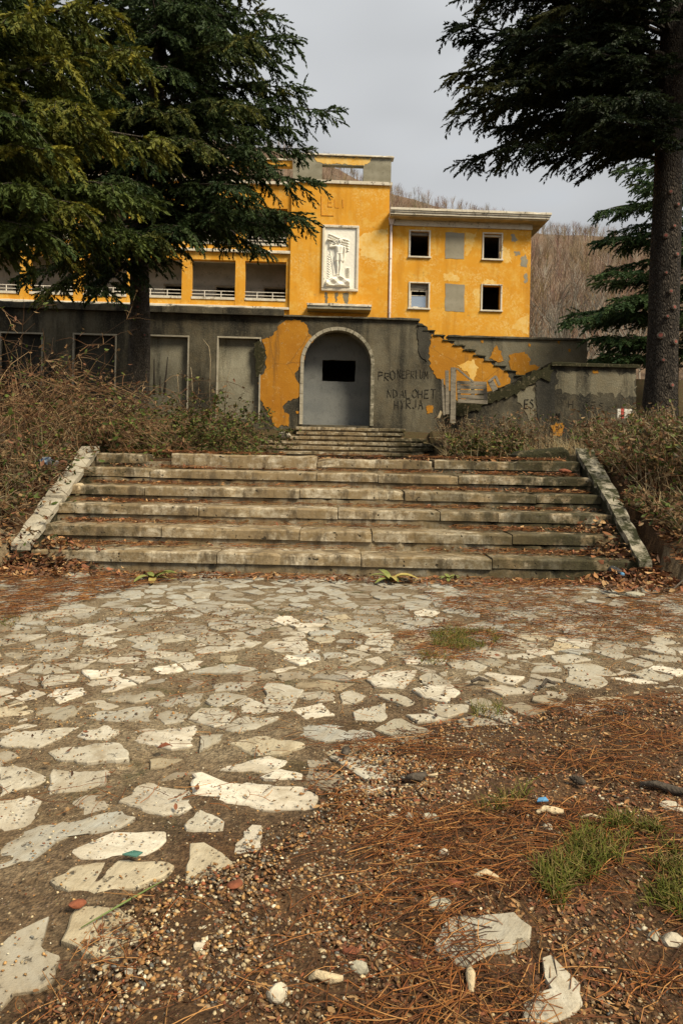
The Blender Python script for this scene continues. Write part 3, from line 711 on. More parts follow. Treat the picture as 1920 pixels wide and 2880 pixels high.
patch(lw, PR, [(1445, 1090), (1496, 1085), (1504, 1120), (1500, 1165), (1490, 1190), (1470, 1150), (1450, 1120)], 0, M['stucco_grey'], seed=33)
patch(lw, PR, [(1665, 1043), (1680, 1041), (1682, 1050), (1666, 1051)], 0, M['orange'], seed=34, seg=.05, amp=.02)
patch(lw, PR, [(1560, 1042), (1700, 1046), (1784, 1050), (1784, 1120), (1700, 1104), (1620, 1112), (1562, 1095)], 0, M['stucco_grey'], seed=35, th=.004, amp=.12)
write(lw, PR, 'ES', 1472, 1504, 1125, 1150, M['soot'], .016, -.014, 5)
write(lw, PR, 'H GES', 1596, 1700, 1128, 1150, M['soot'], .012, 0, 6)
write(lw, PR, 'iN', 1550, 1575, 1160, 1182, M['soot'], .014, -.014, 7)
for (a, b, c, d, m_) in ((1735, 1744, 1150, 1175, 'paint_white'), (1745, 1753, 1149, 1177, 'paint_red'), (1754, 1776, 1150, 1176, 'paint_white')):
    patch(lw, PR, [(a, c), (b, c), (b, d), (a, d)], 0, M[m_], 'trail_blaze', seed=40 + a, seg=.05, amp=.008, th=.006)

# planks and pallet
def plank(mb, p, q, wd, th, nrm=(0, -1, 0)):
    p, q = Vector(p), Vector(q); t = (q - p).normalized(); n_ = Vector(nrm); s = t.cross(n_).normalized(); n_ = s.cross(t)
    V = [a + s * (e * wd / 2) + n_ * (f * th / 2) for a in (p, q) for e, f in ((-1, -1), (1, -1), (1, 1), (-1, 1))]
    return mb.add(V, [(0, 1, 2, 3), (4, 7, 6, 5), (0, 4, 5, 1), (1, 5, 6, 2), (2, 6, 7, 3), (3, 7, 4, 0)])
DP = 20.2
pal = empty('pallet', 'broken grey wooden pallet leaning on a post by the ruined stair', 'pallet', loc=at(1330, 1110, DP + .1))
pl_o = pal.location.copy()
for k, (ya, yb) in enumerate(((1076, 1079), (1088, 1090), (1101, 1103), (1115, 1118), (1127, 1131))):
    o = plank(MB(), at(1284 + k * .6, ya, DP) - pl_o, at(1367 + k * .8, yb, DP + .02) - pl_o, .105, .022).build('slat', M['wood'], pal)
for x in (1288, 1327, 1362):
    plank(MB(), at(x, 1074, DP + .055) - pl_o, at(x + 3, 1131, DP + .055) - pl_o, .09, .08).build('bearer', M['wood'], pal)
for k, (x0, y0, x1, y1, wd, lab) in enumerate(((1274, 1034, 1272, 1190, .15, 'tall pale square post beside the broken pallet'), (1256, 1042, 1257, 1165, .10, 'dark upright board next to the tall pale post'),
                                               (1243, 1066, 1248, 1168, .06, 'thin crooked upright board nearest the graffiti wall'), (1284, 1036, 1332, 1076, .05, 'thin lath leaning down across the pallet top'),
                                               (1378, 1072, 1392, 1098, .16, 'short broken board standing on the mossy shoulder'), (1392, 1058, 1404, 1084, .07, 'dark tilted batten above the mossy shoulder'), (1372, 1074, 1393, 1058, .06, 'dark batten bridging two broken boards above the mossy shoulder'),
                                               (1232, 1176, 1240, 1156, .07, 'yellow stick leaning at the foot of the graffiti wall'))):
    c = at((x0 + x1) / 2, max(y0, y1), DP - .05); o = plank(MB(), at(x0, y0, DP - .05 - .02 * k) - c, at(x1, y1, DP - .05 - .02 * k) - c, wd, .05 if k else .11).build('plank', M['pale_wood' if k == 7 else 'wood'])
    o.location = c; tag(o, lab, 'plank', 'planks by the ruined stair')

# ------------------------------------------------------------------ the yellow building
bd = empty('sanatorium_building', 'abandoned ochre yellow building with relief tower, loggias and flat cornice', 'building'); PB.place(bd)
ZG = 4.4
uT0, uT1 = PB.u(817, 700), PB.u(1092, 700)
zT = PB.z(955, 518); zF = PB.z(955, 440)
# tower
MB().box(uT0, uT1, 0, 7.5, ZG, zT).build('tower_wall', M['yellow'], bd)
MB().box(uT0 - .12, uT1 + .14, -.12, 7.6, zT + .002, zT + .19).build('tower_ledge', M['trim'], bd)
zt0 = zT + .192
hu0, hz1 = PB.loc(906, 463); hu1, hz0 = PB.loc(1021, 508)
MB().slab([(uT0 + .05, zt0), (uT1 + .06, zt0), (uT1 + .06, zF), (uT0 + .05, zF)], -.02, .38, [[(hu0, zt0 + .02), (hu1, zt0 + .02), (hu1, hz1), (hu0, hz1)]]).build('roof_frame', M['concrete'], bd)
MB().box(uT0 + .06, uT0 + .35, .382, 6.5, zt0, zF - .01).build('roof_frame_side', M['concrete'], bd)
MB().box(uT1 - .28, uT1 + .05, .382, 6.5, zt0, zF - .01).build('roof_frame_side', M['concrete'], bd)
worn(MB(), uT0 - .06, uT1 + .22, -.14, .5, zF + .002, zF + .10, seed=500, seg=.2, amp=.02, bev=.03, chip=.03).build('frame_coping', M['trim'], bd)
patch(bd, PB, [(884, 440), (1045, 447), (1038, 458), (1022, 466), (905, 460), (893, 455), (882, 446)], -.02, M['pale'], seed=50, seg=.15, amp=.06)
# paint repairs and stains on the tower
patch(bd, PB, [(1010, 660), (1050, 652), (1089, 640), (1088, 738), (1050, 728), (1012, 722)], 0, M['pale'], seed=51, seg=.25, amp=.14, th=.004)
for k, (x, wd, h) in enumerate(((917, 5, 34), (945, 4, 30), (972, 9, 34), (986, 4, 26))):
    patch(bd, PB, [(x - wd, 822), (x + wd, 823), (x + wd * .7, 822 + h), (x - wd * .6, 822 + h * .9)], 0, M['stucco_grey' if k != 3 else 'pale'], 'drip_stain', seed=60 + k, seg=.12, amp=.05, th=.004)
# canopy
cu0, cz = PB.loc(862, 862); cu1, _ = PB.loc(1041, 866)
k_ = 1 - 1.15 / 43
MB().box(cu0 * k_, cu1 * k_, -1.15, -.001, cz - .34, cz - .16).build('canopy_slab', M['concrete'], bd)
worn(MB(), cu0 * k_ - .03, cu1 * k_ + .03, -1.2, -.002, cz - .158, cz - .02, seed=505, seg=.2, amp=.02, chip=.06).build('canopy_edge', M['trim'], bd)
# lettering on the tower
write(bd, PB, 'ELI', 921, 978, 557, 584, M['red'], .022, 0, 21)
mb = MB()
a, b, c = PB.loc(904, 552), PB.loc(904, 606), PB.loc(938, 607)
mb.tube([(a[0], 0, a[1]), (b[0], 0, b[1]), (c[0], 0, c[1])], .035, 5); mb.build('graffiti', M['red'], bd)
# relief plaque
pu0, pz1 = PB.loc(907, 633); pu1, pz0 = PB.loc(1006, 821)
fr = .16
MB().box(pu0 + fr * .5, pu1 - fr * .5, -.03, .02, pz0 + fr * .5, pz1 - fr * .5).build('plaque_backing', M['relief'], bd)
for q, (x0, x1, z0, z1) in enumerate(((pu0, pu1, pz1 - fr, pz1), (pu0, pu1, pz0, pz0 + fr), (pu0, pu0 + fr, pz0 + fr + .002, pz1 - fr - .002), (pu1 - fr, pu1, pz0 + fr + .002, pz1 - fr - .002))):
    MB().box(x0, x1, -.13, .02, z0, z1).build('plaque_frame', M['trim'], bd, bevel=.025)
NXR, NZR = 120, 240
CXR = np.linspace(560, 1380, NXR); CYR = np.linspace(1900, 190, NZR)
X, Y = np.meshgrid(CXR, CYR)
Hh = 5 * np.sin(X * .05) * np.sin(Y * .043) * .2
def cap(x0, y0, x1, y1, ra_, rb_, k=1.0, base=0):
    global Hh
    dx, dy = x1 - x0, y1 - y0; t = np.clip(((X - x0) * dx + (Y - y0) * dy) / (dx * dx + dy * dy + 1e-9), 0, 1)
    d = np.hypot(X - x0 - t * dx, Y - y0 - t * dy); r = ra_ + (rb_ - ra_) * t
    h = np.where(d < r, np.sqrt(np.clip(1 - (d / r) ** 2, 0, 1)) * r * k + base, -99)
    Hh = np.maximum(Hh, h)
win = lambda a, x0, x1, s: np.clip((a - x0) / s, 0, 1) * np.clip((x1 - a) / s, 0, 1)
flag_ = win(X, 640, 1200, 40) * win(Y, 350 + (X - 640) * .25, 690 + (X - 640) * .30, 25)
Hh += flag_ * (16 + 16 * np.sin((Y - X * .33) * .085 + np.sin(X * .012)))
tree_ = win(X, 1090, 1240, 60) * win(Y, 1280, 1600, 40); Hh += tree_ * (12 + 14 * np.sin((Y + np.abs(X - 1165) * -.8) * .14))
tree2 = win(X, 605, 740, 30) * win(Y, 900, 1700, 60); Hh += tree2 * 10 * np.sin(Y * .09 + np.sin(X * .08) * 2)
rock = np.clip((Y - (1530 + np.abs(X - 930) * .42)) / 25, 0, 1) * win(X, 600, 1240, 15) * np.clip((1845 - Y) / 8, 0, 1)
Hh = np.maximum(Hh, rock * (38 + 24 * np.abs(((X * .55 + Y) * .0085) % 2 - 1) + 22 * np.abs(((X * .9 - Y * 1.1) * .0072) % 2 - 1)))
cap(650, 545, 820, 1540, 9, 9, 1.2)
cap(905, 745, 925, 880, 78, 72, .62); cap(985, 745, 965, 880, 74, 70, .62)
cap(935, 640, 945, 720, 34, 40, .9)
cap(950, 560, 955, 590, 50, 42, 1.0); cap(975, 520, 1005, 560, 44, 34, 1.0); cap(905, 565, 893, 575, 15, 10, 2.2)
cap(850, 715, 690, 735, 42, 32, 1.0); cap(692, 722, 790, 605, 28, 24, 1.2); cap(905, 590, 690, 545, 12, 18, 1.5, 22); cap(690, 545, 650, 535, 20, 34, 1.0, 18); cap(795, 590, 850, 640, 22, 18, 1.3, 15)
cap(1065, 730, 1090, 850, 40, 32, 1.0); cap(1085, 850, 1062, 1090, 28, 20, 1.2); cap(1060, 1100, 1050, 1140, 22, 16, 1.2)
cap(890, 960, 882, 1110, 58, 56, .9); cap(982, 960, 990, 1110, 58, 54, .9); cap(870, 925, 1010, 925, 24, 24, 2.2)
cap(888, 1130, 905, 1300, 40, 34, 1.1); cap(905, 1300, 902, 1490, 34, 20, 1.1); cap(985, 1130, 975, 1300, 38, 32, 1.1); cap(975, 1300, 955, 1500, 32, 20, 1.1)
cap(900, 1495, 862, 1512, 22, 16, 1.3); cap(960, 1500, 965, 1518, 22, 18, 1.4)
Hh = np.where((np.abs(Y - 1845) < 10) & (X > 600) & (X < 1240), 30, Hh)
gu = np.linspace(pu0 + fr, pu1 - fr, NXR); gz = np.linspace(pz0 + fr, pz1 - fr, NZR)
GX, GZ = np.meshgrid(gu, gz)
V = np.stack([GX.ravel(), (-.034 - np.maximum(Hh, -2) * .00235 * 1.6).ravel(), GZ.ravel()], 1)
idx = np.arange(NXR * NZR).reshape(NZR, NXR)
Q = np.stack([idx[:-1, :-1], idx[:-1, 1:], idx[1:, 1:], idx[1:, :-1]], -1).reshape(-1, 4)
tag(link('relief_carving', mesh_np('relief', V, Q, None, True), bd, M['relief']), 'white relief of a youth blowing a horn on a rock')

# right wing
W0 = .14
uR0, uR1 = uT1 + .003, PB.u(1490, 800, W0)
zE = PB.z(1300, 641, W0)
wins = []
for (x0, x1, y0, y1) in ((1154, 1205, 650, 722), (1360, 1408, 657, 729), (1153, 1203, 796, 867), (1356, 1406, 802, 873)):
    u0, z1 = PB.loc(x0, y0, W0); u1, z0 = PB.loc(x1, y1, W0); wins.append((u0, u1, z0, z1))
MB().slab([(uR0, ZG), (uR1, ZG), (uR1, zE), (uR0, zE)], W0, W0 + .45, [[(a, c), (b, c), (b, d), (a, d)] for a, b, c, d in wins]).build('wing_wall', M['yellow'], bd)
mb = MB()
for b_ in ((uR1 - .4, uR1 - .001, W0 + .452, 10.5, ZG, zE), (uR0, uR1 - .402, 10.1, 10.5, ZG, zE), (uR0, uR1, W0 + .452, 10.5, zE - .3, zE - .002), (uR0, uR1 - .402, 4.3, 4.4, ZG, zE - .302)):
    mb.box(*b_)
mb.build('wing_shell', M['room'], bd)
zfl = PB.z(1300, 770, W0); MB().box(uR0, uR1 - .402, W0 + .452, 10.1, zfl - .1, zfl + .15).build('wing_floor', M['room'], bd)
def window(a, b, c, d, kind):
    w_ = empty('window'); w_.parent = bd
    t_ = .075
    for (x0, x1, z0, z1, nm) in ((a - .09, b + .09, d - .001, d + t_, 'frame'), (a - .09, a + .004, c, d - .003, 'frame'), (b - .004, b + .09, c, d - .003, 'frame'), (a - .13, b + .13, c - .10, c - .002, 'sill')):
        MB().box(x0, x1, W0 - (.10 if nm == 'sill' else .05), W0 + .10, z0, z1).build(nm, M['trim'], w_, bevel=.008)
    if kind == 1:      # roller housing and a single sash with its lower pane
        MB().box(a + .01, b - .01, W0 + .16, W0 + .3, d - .36, d - .01).build('shutter_box', M['wood'], w_)
        for (x0, x1, z0, z1) in ((a + .01, a + .11, c, d - .37), (b - .13, b - .03, c, d - .37), (a + .112, b - .132, c, c + .09), (a + .112, b - .132, d - .46, d - .37), (a + .112, b - .132, d - .74, d - .70)):
            MB().box(x0, x1, W0 + .2, W0 + .27, z0, z1).build('sash_bar', M['trim'], w_)
        MB().box(a + .11, b - .13, W0 + .23, W0 + .24, c + .088, d - .741).build('pane', M['glass'], w_)
        MB().box(a + .2, a + .5, W0 + .02, W0 + .15, c + .001, c + .10).build('rubble', M['paint_white'], w_)
    elif kind == 2:
        MB().box(a + .01, b - .01, W0 + .14, W0 + .3, d - .13, d - .03).build('shutter_box', M['trim'], w_)
        MB().box(b - .09, b - .01, W0 + .2, W0 + .27, c, d - .14).build('sash_bar', M['rail'], w_)
    elif kind == 3:
        MB().box(a + .01, b - .01, W0 + .16, W0 + .3, d - .2, d - .01).build('shutter_box', M['wood'], w_)
    return w_
g = G('window_glass'); g.b.inputs['Base Color'].default_value = (.45, .5, .55, 1); g.b.inputs['Roughness'].default_value = .06; g.b.inputs['Metallic'].default_value = .75
M['glass'] = g.m
for k, wd in enumerate(wins): window(*wd, kind=(3, 2, 1, 0)[k])
patch(bd, PB, [(1253, 651), (1306, 654), (1305, 727), (1252, 725)], W0, M['patchgrey'], 'bricked_up_window', seed=71, seg=.3, amp=.025, th=.012)
patch(bd, PB, [(1253, 796), (1307, 799), (1306, 876), (1252, 873)], W0, M['patchgrey'], 'bricked_up_window', seed=72, seg=.3, amp=.025, th=.012)
for k, pts in enumerate(([(1438, 658), (1446, 654), (1452, 668), (1458, 672), (1450, 680), (1440, 676)], [(1446, 705), (1462, 706), (1464, 714), (1450, 718)], [(1464, 724), (1478, 715), (1486, 728), (1482, 750), (1466, 748)], [(1474, 772), (1484, 768), (1486, 792), (1476, 796)], [(1456, 642), (1462, 642), (1461, 648)])):
    patch(bd, PB, pts, W0, M['patchgrey'], seed=80 + k, seg=.08, amp=.07, th=.005)
for k, pts in enumerate(([(1248, 770), (1268, 764), (1292, 778), (1290, 790), (1250, 788)], [(1332, 815), (1350, 808), (1352, 865), (1338, 858)], [(1362, 786), (1398, 790), (1396, 797), (1360, 795)], [(1308, 650), (1340, 655), (1330, 690), (1316, 720), (1309, 715)], [(1450, 905), (1486, 880), (1486, 940), (1440, 920)], [(1410, 690), (1432, 700), (1440, 735), (1424, 740), (1408, 728)], [(1190, 775), (1204, 778), (1200, 790), (1194, 786)])):
    patch(bd, PB, pts, W0, M['pale'], seed=90 + k, seg=.12, amp=.10, th=.003)
# cornice of the right wing: frieze, soffit, stepped fascia
MB().box(uR0, uR1 + .06, W0 - .09, W0 + .40, zE + .001, zE + .34).build('frieze', M['trim'], bd)
OV = .85
MB().box(uR0, uR1 + OV - .1, W0 - OV + .1, 11.2, zE + .342, zE + .42).build('soffit', M['soffit'], bd)
for k, (dz0, dz1, o_) in enumerate(((.422, .56, 0), (.562, .66, .05), (.662, .80, .10))):
    n = 5
    for q in range(n):
        a = uR0 + (uR1 + OV + o_ - uR0) * q / n; b = uR0 + (uR1 + OV + o_ - uR0) * (q + 1) / n
        worn(MB(), a + .002, b - .002, W0 - OV - o_, W0 - OV + .5, zE + dz0, zE + dz1, seed=600 + k * 7 + q, seg=.25, amp=.008, bev=.012, chip=.01).build('fascia', M['trim'], bd)
MB().box(uR0, uR1 + OV, W0 - OV + .502, 11.2, zE + .422, zE + .74).build('roof_slab', M['trim'], bd)
MB().slab([(uR0 + .1, zE + .805), (uR0 + 5.3, zE + .805), (uR0 + 4.7, zE + .88), (uR0 + .1, zE + .98)], W0 + .2, 9).build('roof_felt', M['tar'], bd)
# downpipe
du = PB.u(1093, 760, -.02)
zp = PB.z(1093, 632)
MB().tube([(du + .10, W0 - .12, ZG), (du + .10, W0 - .12, zp)], .075, 10).build('downpipe', M['pipe'], bd, True)
for z in (zp - 2.1, zp - 5.4): MB().tube([(du + .10, W0 - .12, z), (du + .10, W0 - .12, z + .06)], .095, 10).build('pipe_collar', M['pipe'], bd)
MB().add([(du + .10 + x * s, W0 - .12 + y * s, z) for z, s in ((zp, .09), (zp + .38, .2)) for x, y in ((-1, -1), (1, -1), (1, 1), (-1, 1))], [(0, 3, 2, 1), (4, 5, 6, 7), (0, 1, 5, 4), (1, 2, 6, 5), (2, 3, 7, 6), (3, 0, 4, 7)]).build('hopper', M['pipe'], bd)

# left wing with loggias
V0 = .18
cols_px = [-230, -80, 70, 221, 371, 525, 675, 811]
cu = [PB.u(p, 790, V0) for p in cols_px]
uL0 = cu[0] - 3
zs_ = {n_: PB.z(740, y, V0) for n_, y in dict(ledge0=870, ledge1=863, sill0=846, sill1=839, beam=735, led2=713, led3=705, sill2=691, sill3=684, beam2=585, roof0=520, roof1=512).items()}
st_h = zs_['led3'] - zs_['ledge1']
MB().box(uL0, uT0 - .002, V0, V0 + 9, ZG, zs_['ledge0']).build('base_wall', M['yellow'], bd)
def floor_(zl0, zl1, zs0, zs1, zb0, ztop, row):
    for k in range(5):
        a = uL0 + (uT0 - uL0) * k / 5; b = uL0 + (uT0 - uL0) * (k + 1) / 5
        worn(MB(), a + .003, b - .004, V0 - .16, V0 + 2.45, zl0 + .001, zl1 - .001, seed=700 + k + row * 20, seg=.4, amp=.012, bev=.02, chip=.03).build('balcony_slab', M['trim'], bd)
    for i in range(len(cu) - 1):
        a, b = cu[i] + (.30 if i else -.3), cu[i + 1] - .30
        if i == len(cu) - 2: b = uT0 - .25
        MB().box(a, b, V0 + .02, V0 + .22, zl1, zs0).build('parapet', M['yellow'], bd)
        MB().box(a, b, V0 - .03, V0 + .27, zs0 + .001, zs1).build('parapet_sill', M['trim'], bd)
        rl = MB()
        for z in (zs1 + .17, zs1 + .38): rl.tube([(a - .01, V0 + .1, z), (b + .01, V0 + .1, z)], .026, 6)
        rl = rl.build('railing', M['rail'], bd)
        for t in (.30, .68): MB().tube([(a + (b - a) * t, V0 + .1, zs1), (a + (b - a) * t, V0 + .1, zs1 + .40)], .030, 6).build('post', M['rail'], rl)
    for i, u in enumerate(cu):
        x0, x1 = (u - .29, u + .29) if i < len(cu) - 1 else (uT0 - .24, uT0 - .003)
        MB().box(x0, x1, V0 - .001, V0 + .42, zl1, zb0 - .001).build('column', M['yellow'], bd)
    MB().box(uL0, uT0 - .003, V0 + .003, V0 + .40, zb0, ztop).build('beam', M['yellow'], bd)
    hs = []
    for i in range(len(cu) - 1):
        c_ = (cu[i] + cu[i + 1]) / 2 + .55
        hs.append([(c_ - .72, zl1 + .02), (c_ + .72, zl1 + .02), (c_ + .72, zb0 - 1.05), (c_ - .72, zb0 - 1.05)])
    MB().slab([(uL0, zl1), (uT0 - .003, zl1), (uT0 - .003, ztop), (uL0, ztop)], V0 + 2.46, V0 + 2.75, hs).build('loggia_wall', M['loggia'], bd)
    for h in hs:
        d_ = empty('doorway'); d_.parent = bd
        (x0, z0), (x1, _), (_, z1), _ = h
        for q in ((x0 - .08, x0 + .02, z0, z1), (x1 - .02, x1 + .08, z0, z1), (x0 - .08, x1 + .08, z1 + .001, z1 + .09)):
            MB().box(q[0], q[1], V0 + 2.43, V0 + 2.6, q[2], q[3]).build('frame', M['wood'], d_)
floor_(zs_['ledge0'], zs_['ledge1'], zs_['sill0'], zs_['sill1'], zs_['beam'], zs_['led2'], 0)
floor_(zs_['led2'], zs_['led3'], zs_['sill2'], zs_['sill3'], zs_['beam2'], zs_['roof0'], 1)
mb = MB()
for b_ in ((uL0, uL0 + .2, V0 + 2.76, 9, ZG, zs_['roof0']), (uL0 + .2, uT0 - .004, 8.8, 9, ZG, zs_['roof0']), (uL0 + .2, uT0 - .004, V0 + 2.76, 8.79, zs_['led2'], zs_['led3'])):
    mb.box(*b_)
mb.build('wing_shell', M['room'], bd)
MB().box(uL0, uT0 - .004, V0 - .2, 9.2, zs_['roof0'] + .001, zs_['roof1']).build('roof_slab', M['trim'], bd)
# rooftop pergola of the left wing
zp0, zp1 = PB.z(740, 462), PB.z(740, 446)
MB().box(uL0, uT0 - .004, V0, V0 + .4, zp0, zp1).build('pergola_beam', M['yellow'], bd)
worn(MB(), uL0, uT0 - .004, V0 - .1, V0 + .5, zp1 + .002, zp1 + .09, seed=777, seg=.4, amp=.02).build('pergola_coping', M['trim'], bd)
for i in range(0, len(cu) - 1): MB().box(cu[i] - .2, cu[i] + .2, V0 + .02, V0 + .38, zs_['roof1'] + .001, zp0 - .001).build('pergola_post', M['yellow'], bd)

# ------------------------------------------------------------------ conifers
def strands(seed, K=17, spread=.85, nl=.30, nw=.15):
    r = np.random.RandomState(seed); V = []; Fc = []
    for k in range(K):
        t = (k + .3) / K; p = np.array([t, .03 * math.sin(t * 5 + seed), -.14 * t * t])
        a = r.uniform(0, 2 * math.pi) if k % 3 == 0 else (k % 2) * math.pi + r.uniform(-.5, .5)
        s = spread * (1 - .35 * t) * r.uniform(.7, 1.2)
        d = np.array([.8, math.cos(a) * s, math.sin(a) * s * .6 - .15]); d /= np.linalg.norm(d)
        q = np.cross(d, r.normal(size=3)); q /= np.linalg.norm(q)
        l = nl * r.uniform(.7, 1.25) * (1.1 - .4 * t); b = len(V)
        V += [p - q * nw * .5, p + q * nw * .5, p + d * l]; Fc.append((b, b + 1, b + 2))
    b = len(V); V += [(0, -.012, 0), (0, .012, 0), (1, 0, -.14)]; Fc.append((b, b + 1, b + 2))
    return np.array(V), np.array(Fc)
TPL = [strands(k) for k in range(6)]
def conifer(name, label, group, base, top, r0, r1, tips, rand_limbs, seed, sec=15, blt=11, blen=(.24, .42), seclen=1.25, droop=.35, colA=(.024, .044, .016), colB=(.066, .092, .027), tipc=(.14, .13, .025), tipf=.12, bark='bark', scars=(), bend=0.):
    r = np.random.RandomState(seed)
    base, top = np.array(base, float), np.array(top, float)
    root = empty(name, label, 'tree', group, loc=tuple(base))
    tz = lambda z: base + (top - base) * np.clip((z - base[2]) / (top[2] - base[2]), 0, 1) + np.array([bend * math.sin((z - base[2]) * .8), 0, 0])
    # trunk
    n, S = 26, 16; V = []; Fc = []
    for i in range(n):
        t = (i / (n - 1)) ** 1.3; z = base[2] + (top[2] - base[2]) * t; c = tz(z)
        rr = r0 + (r1 - r0) * t + r0 * .35 * math.exp(-(z - base[2]) / .35)
        for k in range(S):
            q = 2 * math.pi * k / S
            e = 1 + .09 * mnoise.noise(Vector((math.cos(q) * 2, math.sin(q) * 2, z * .9 + seed))) + .05 * mnoise.noise(Vector((math.cos(q) * 5, math.sin(q) * 5, z * 4)))
            V.append((c[0] - base[0] + math.cos(q) * rr * e, c[1] - base[1] + math.sin(q) * rr * e, z - base[2] - .3 * (i == 0)))
    for i in range(n - 1):
        for k in range(S): Fc.append((i * S + k, i * S + (k + 1) % S, (i + 1) * S + (k + 1) % S, (i + 1) * S + k))
    MB().add(V, Fc).build('trunk', M[bark], root, True)
    limbs = [(tz(z0), np.array(T_, float)) for z0, T_ in tips] + [(tz(z0), tz(z0) + np.array(v_, float)) for z0, v_ in rand_limbs]
    NP = 12; LP = []; LR = []; sp = []; sr = []; O = []; D = []; LN = []; CT = []
    for (S_, T_) in limbs:
        Lb = np.linalg.norm(T_ - S_); C_ = (S_ + T_) / 2 + np.array([r.normal(0, .06) * Lb, r.normal(0, .06) * Lb, .10 * Lb])
        t = np.linspace(0, 1, NP)[:, None]; P_ = (1 - t) ** 2 * S_ + 2 * t * (1 - t) * C_ + t * t * T_
        LP.append(P_); LR.append(np.linspace(max(.022, .0135 * Lb), .006, NP))
        warm = r.rand() < tipf * 2
        ns = max(6, int(sec * Lb / 4.0))
        for k in range(ns):
            s = .12 + .86 * (k + r.uniform(0, .8)) / ns; f = s * (NP - 1); i = min(int(f), NP - 2); p = P_[i] + (P_[i + 1] - P_[i]) * (f - i)
            tg = P_[i + 1] - P_[i]; tg /= np.linalg.norm(tg); sd = np.cross(tg, [0, 0, 1]); sd /= np.linalg.norm(sd) + 1e-6
            sg_ = 1 if k % 2 else -1
            d = tg * r.uniform(.5, .95) + sd * sg_ * r.uniform(.5, 1.0) + np.array([0, 0, r.uniform(-.25, .2)]); d /= np.linalg.norm(d)
            ln = seclen * min(1, Lb / 3.5) * (1.08 - .72 * s) * r.uniform(.6, 1.15) * (.55 + .45 * min(1, s * 3))
            tt = np.linspace(0, 1, 4)[:, None]; SP = p + d * ln * tt + np.array([0, 0, -droop * ln]) * tt ** 2
            sp.append(SP); sr.append(np.linspace(.011, .004, 4))
            nb = max(3, int(blt * ln / .9))
            for q in range(nb):
                s2 = (q + r.uniform(.2, 1)) / nb; g_ = s2 * 3; j = min(int(g_), 2); o_ = SP[j] + (SP[j + 1] - SP[j]) * (g_ - j)
                td = SP[j + 1] - SP[j]; td /= np.linalg.norm(td); s3 = np.cross(td, [0, 0, 1]); s3 /= np.linalg.norm(s3) + 1e-6
                dd = td * r.uniform(.4, 1.0) + s3 * (1 if q % 2 else -1) * r.uniform(.1, .85) + np.array([0, 0, r.uniform(-droop * 1.6, .18)])
                O.append(o_); D.append(dd); LN.append(r.uniform(*blen) * (1.15 - .35 * s2)); CT.append((s * .6 + s2 * .4, warm))
        for q in range(5):
            O.append(P_[-2] + (P_[-1] - P_[-2]) * q / 4); dd = P_[-1] - P_[-2]; dd /= np.linalg.norm(dd); D.append(dd + r.normal(0, .35, 3) + np.array([0, 0, -.1])); LN.append(r.uniform(*blen)); CT.append((1., warm))
    V1, Q1 = tubes_np(np.array(LP), np.array(LR), 5); V2, Q2 = tubes_np(np.array(sp), np.array(sr), 3)
    me = mesh_np('limbs', np.concatenate([V1, V2]) - base, [np.concatenate([Q1, Q2 + len(V1)])], None, True); link('branches', me, root, M[bark])
    O = np.array(O); D = np.array(D); LN = np.array(LN); CT = np.array([(a, float(b)) for a, b in CT])
    X_, Y_, Z_ = frames(D, np.array([0, 0, 1.]), r.uniform(-.7, .7, len(O)))
    MM = np.stack([X_ * LN[:, None], Y_ * LN[:, None], Z_ * LN[:, None]], 2)
    tid = r.randint(0, 6, len(O)); Vs, Fs, Cs = [], [], []; off = 0
    mixf = np.clip(r.normal(.4, .28, len(O)), 0, 1)[:, None]
    cc_ = np.array(colA) * (1 - mixf) + np.array(colB) * mixf
    tf = (np.clip((CT[:, 0] - .45) * 2, 0, 1) * CT[:, 1] * r.uniform(.2, 1, len(O)))[:, None]
    cc_ = cc_ * (1 - tf) + np.array(tipc) * tf
    for k in range(6):
        m_ = tid == k; v_, f_ = inst(TPL[k][0], TPL[k][1], MM[m_], O[m_] - base)
        Vs.append(v_); Fs.append(f_ + off); off += len(v_); Cs.append(np.repeat(cc_[m_], len(TPL[k][0]), 0))
    link('crown', mesh_np('crown', np.concatenate(Vs), np.concatenate(Fs), np.concatenate(Cs)), root, M['needle'])
    for (z, q, rr) in scars:
        c = tz(z) - base; t = (z - base[2]) / (top[2] - base[2]); R_ = r0 + (r1 - r0) * t
        n_ = Vector((math.cos(q), math.sin(q), .08)).normalized(); p = Vector((c[0], c[1], z - base[2])) + n_ * (R_ - .03)
        rr *= .62
        MB().tube([p, p + n_ * .060], [rr * 1.25, rr], 9).build('branch_scar', M['scar_rim'], root)
        MB().tube([p + n_ * .01, p + n_ * .066], [rr * .7, rr * .6], 8).build('scar_wood', M['scar'], root)
    return root
rr = random.Random(11)
def rnd(n, z0, z1, Lf, el=(-.25, .1), az=None, seed=1):
    q = random.Random(seed); o = []
    for k in range(n):
        z = z0 + (z1 - z0) * (k + q.random()) / n; a = (k * 2.39996 + q.uniform(-.3, .3)) if az is None else q.uniform(*az)
        Lb = Lf((z - z0) / (z1 - z0)) * q.uniform(.75, 1.1); e = q.uniform(*el)
        o.append((z, (math.cos(a) * Lb, math.sin(a) * Lb, e * Lb)))
    return o
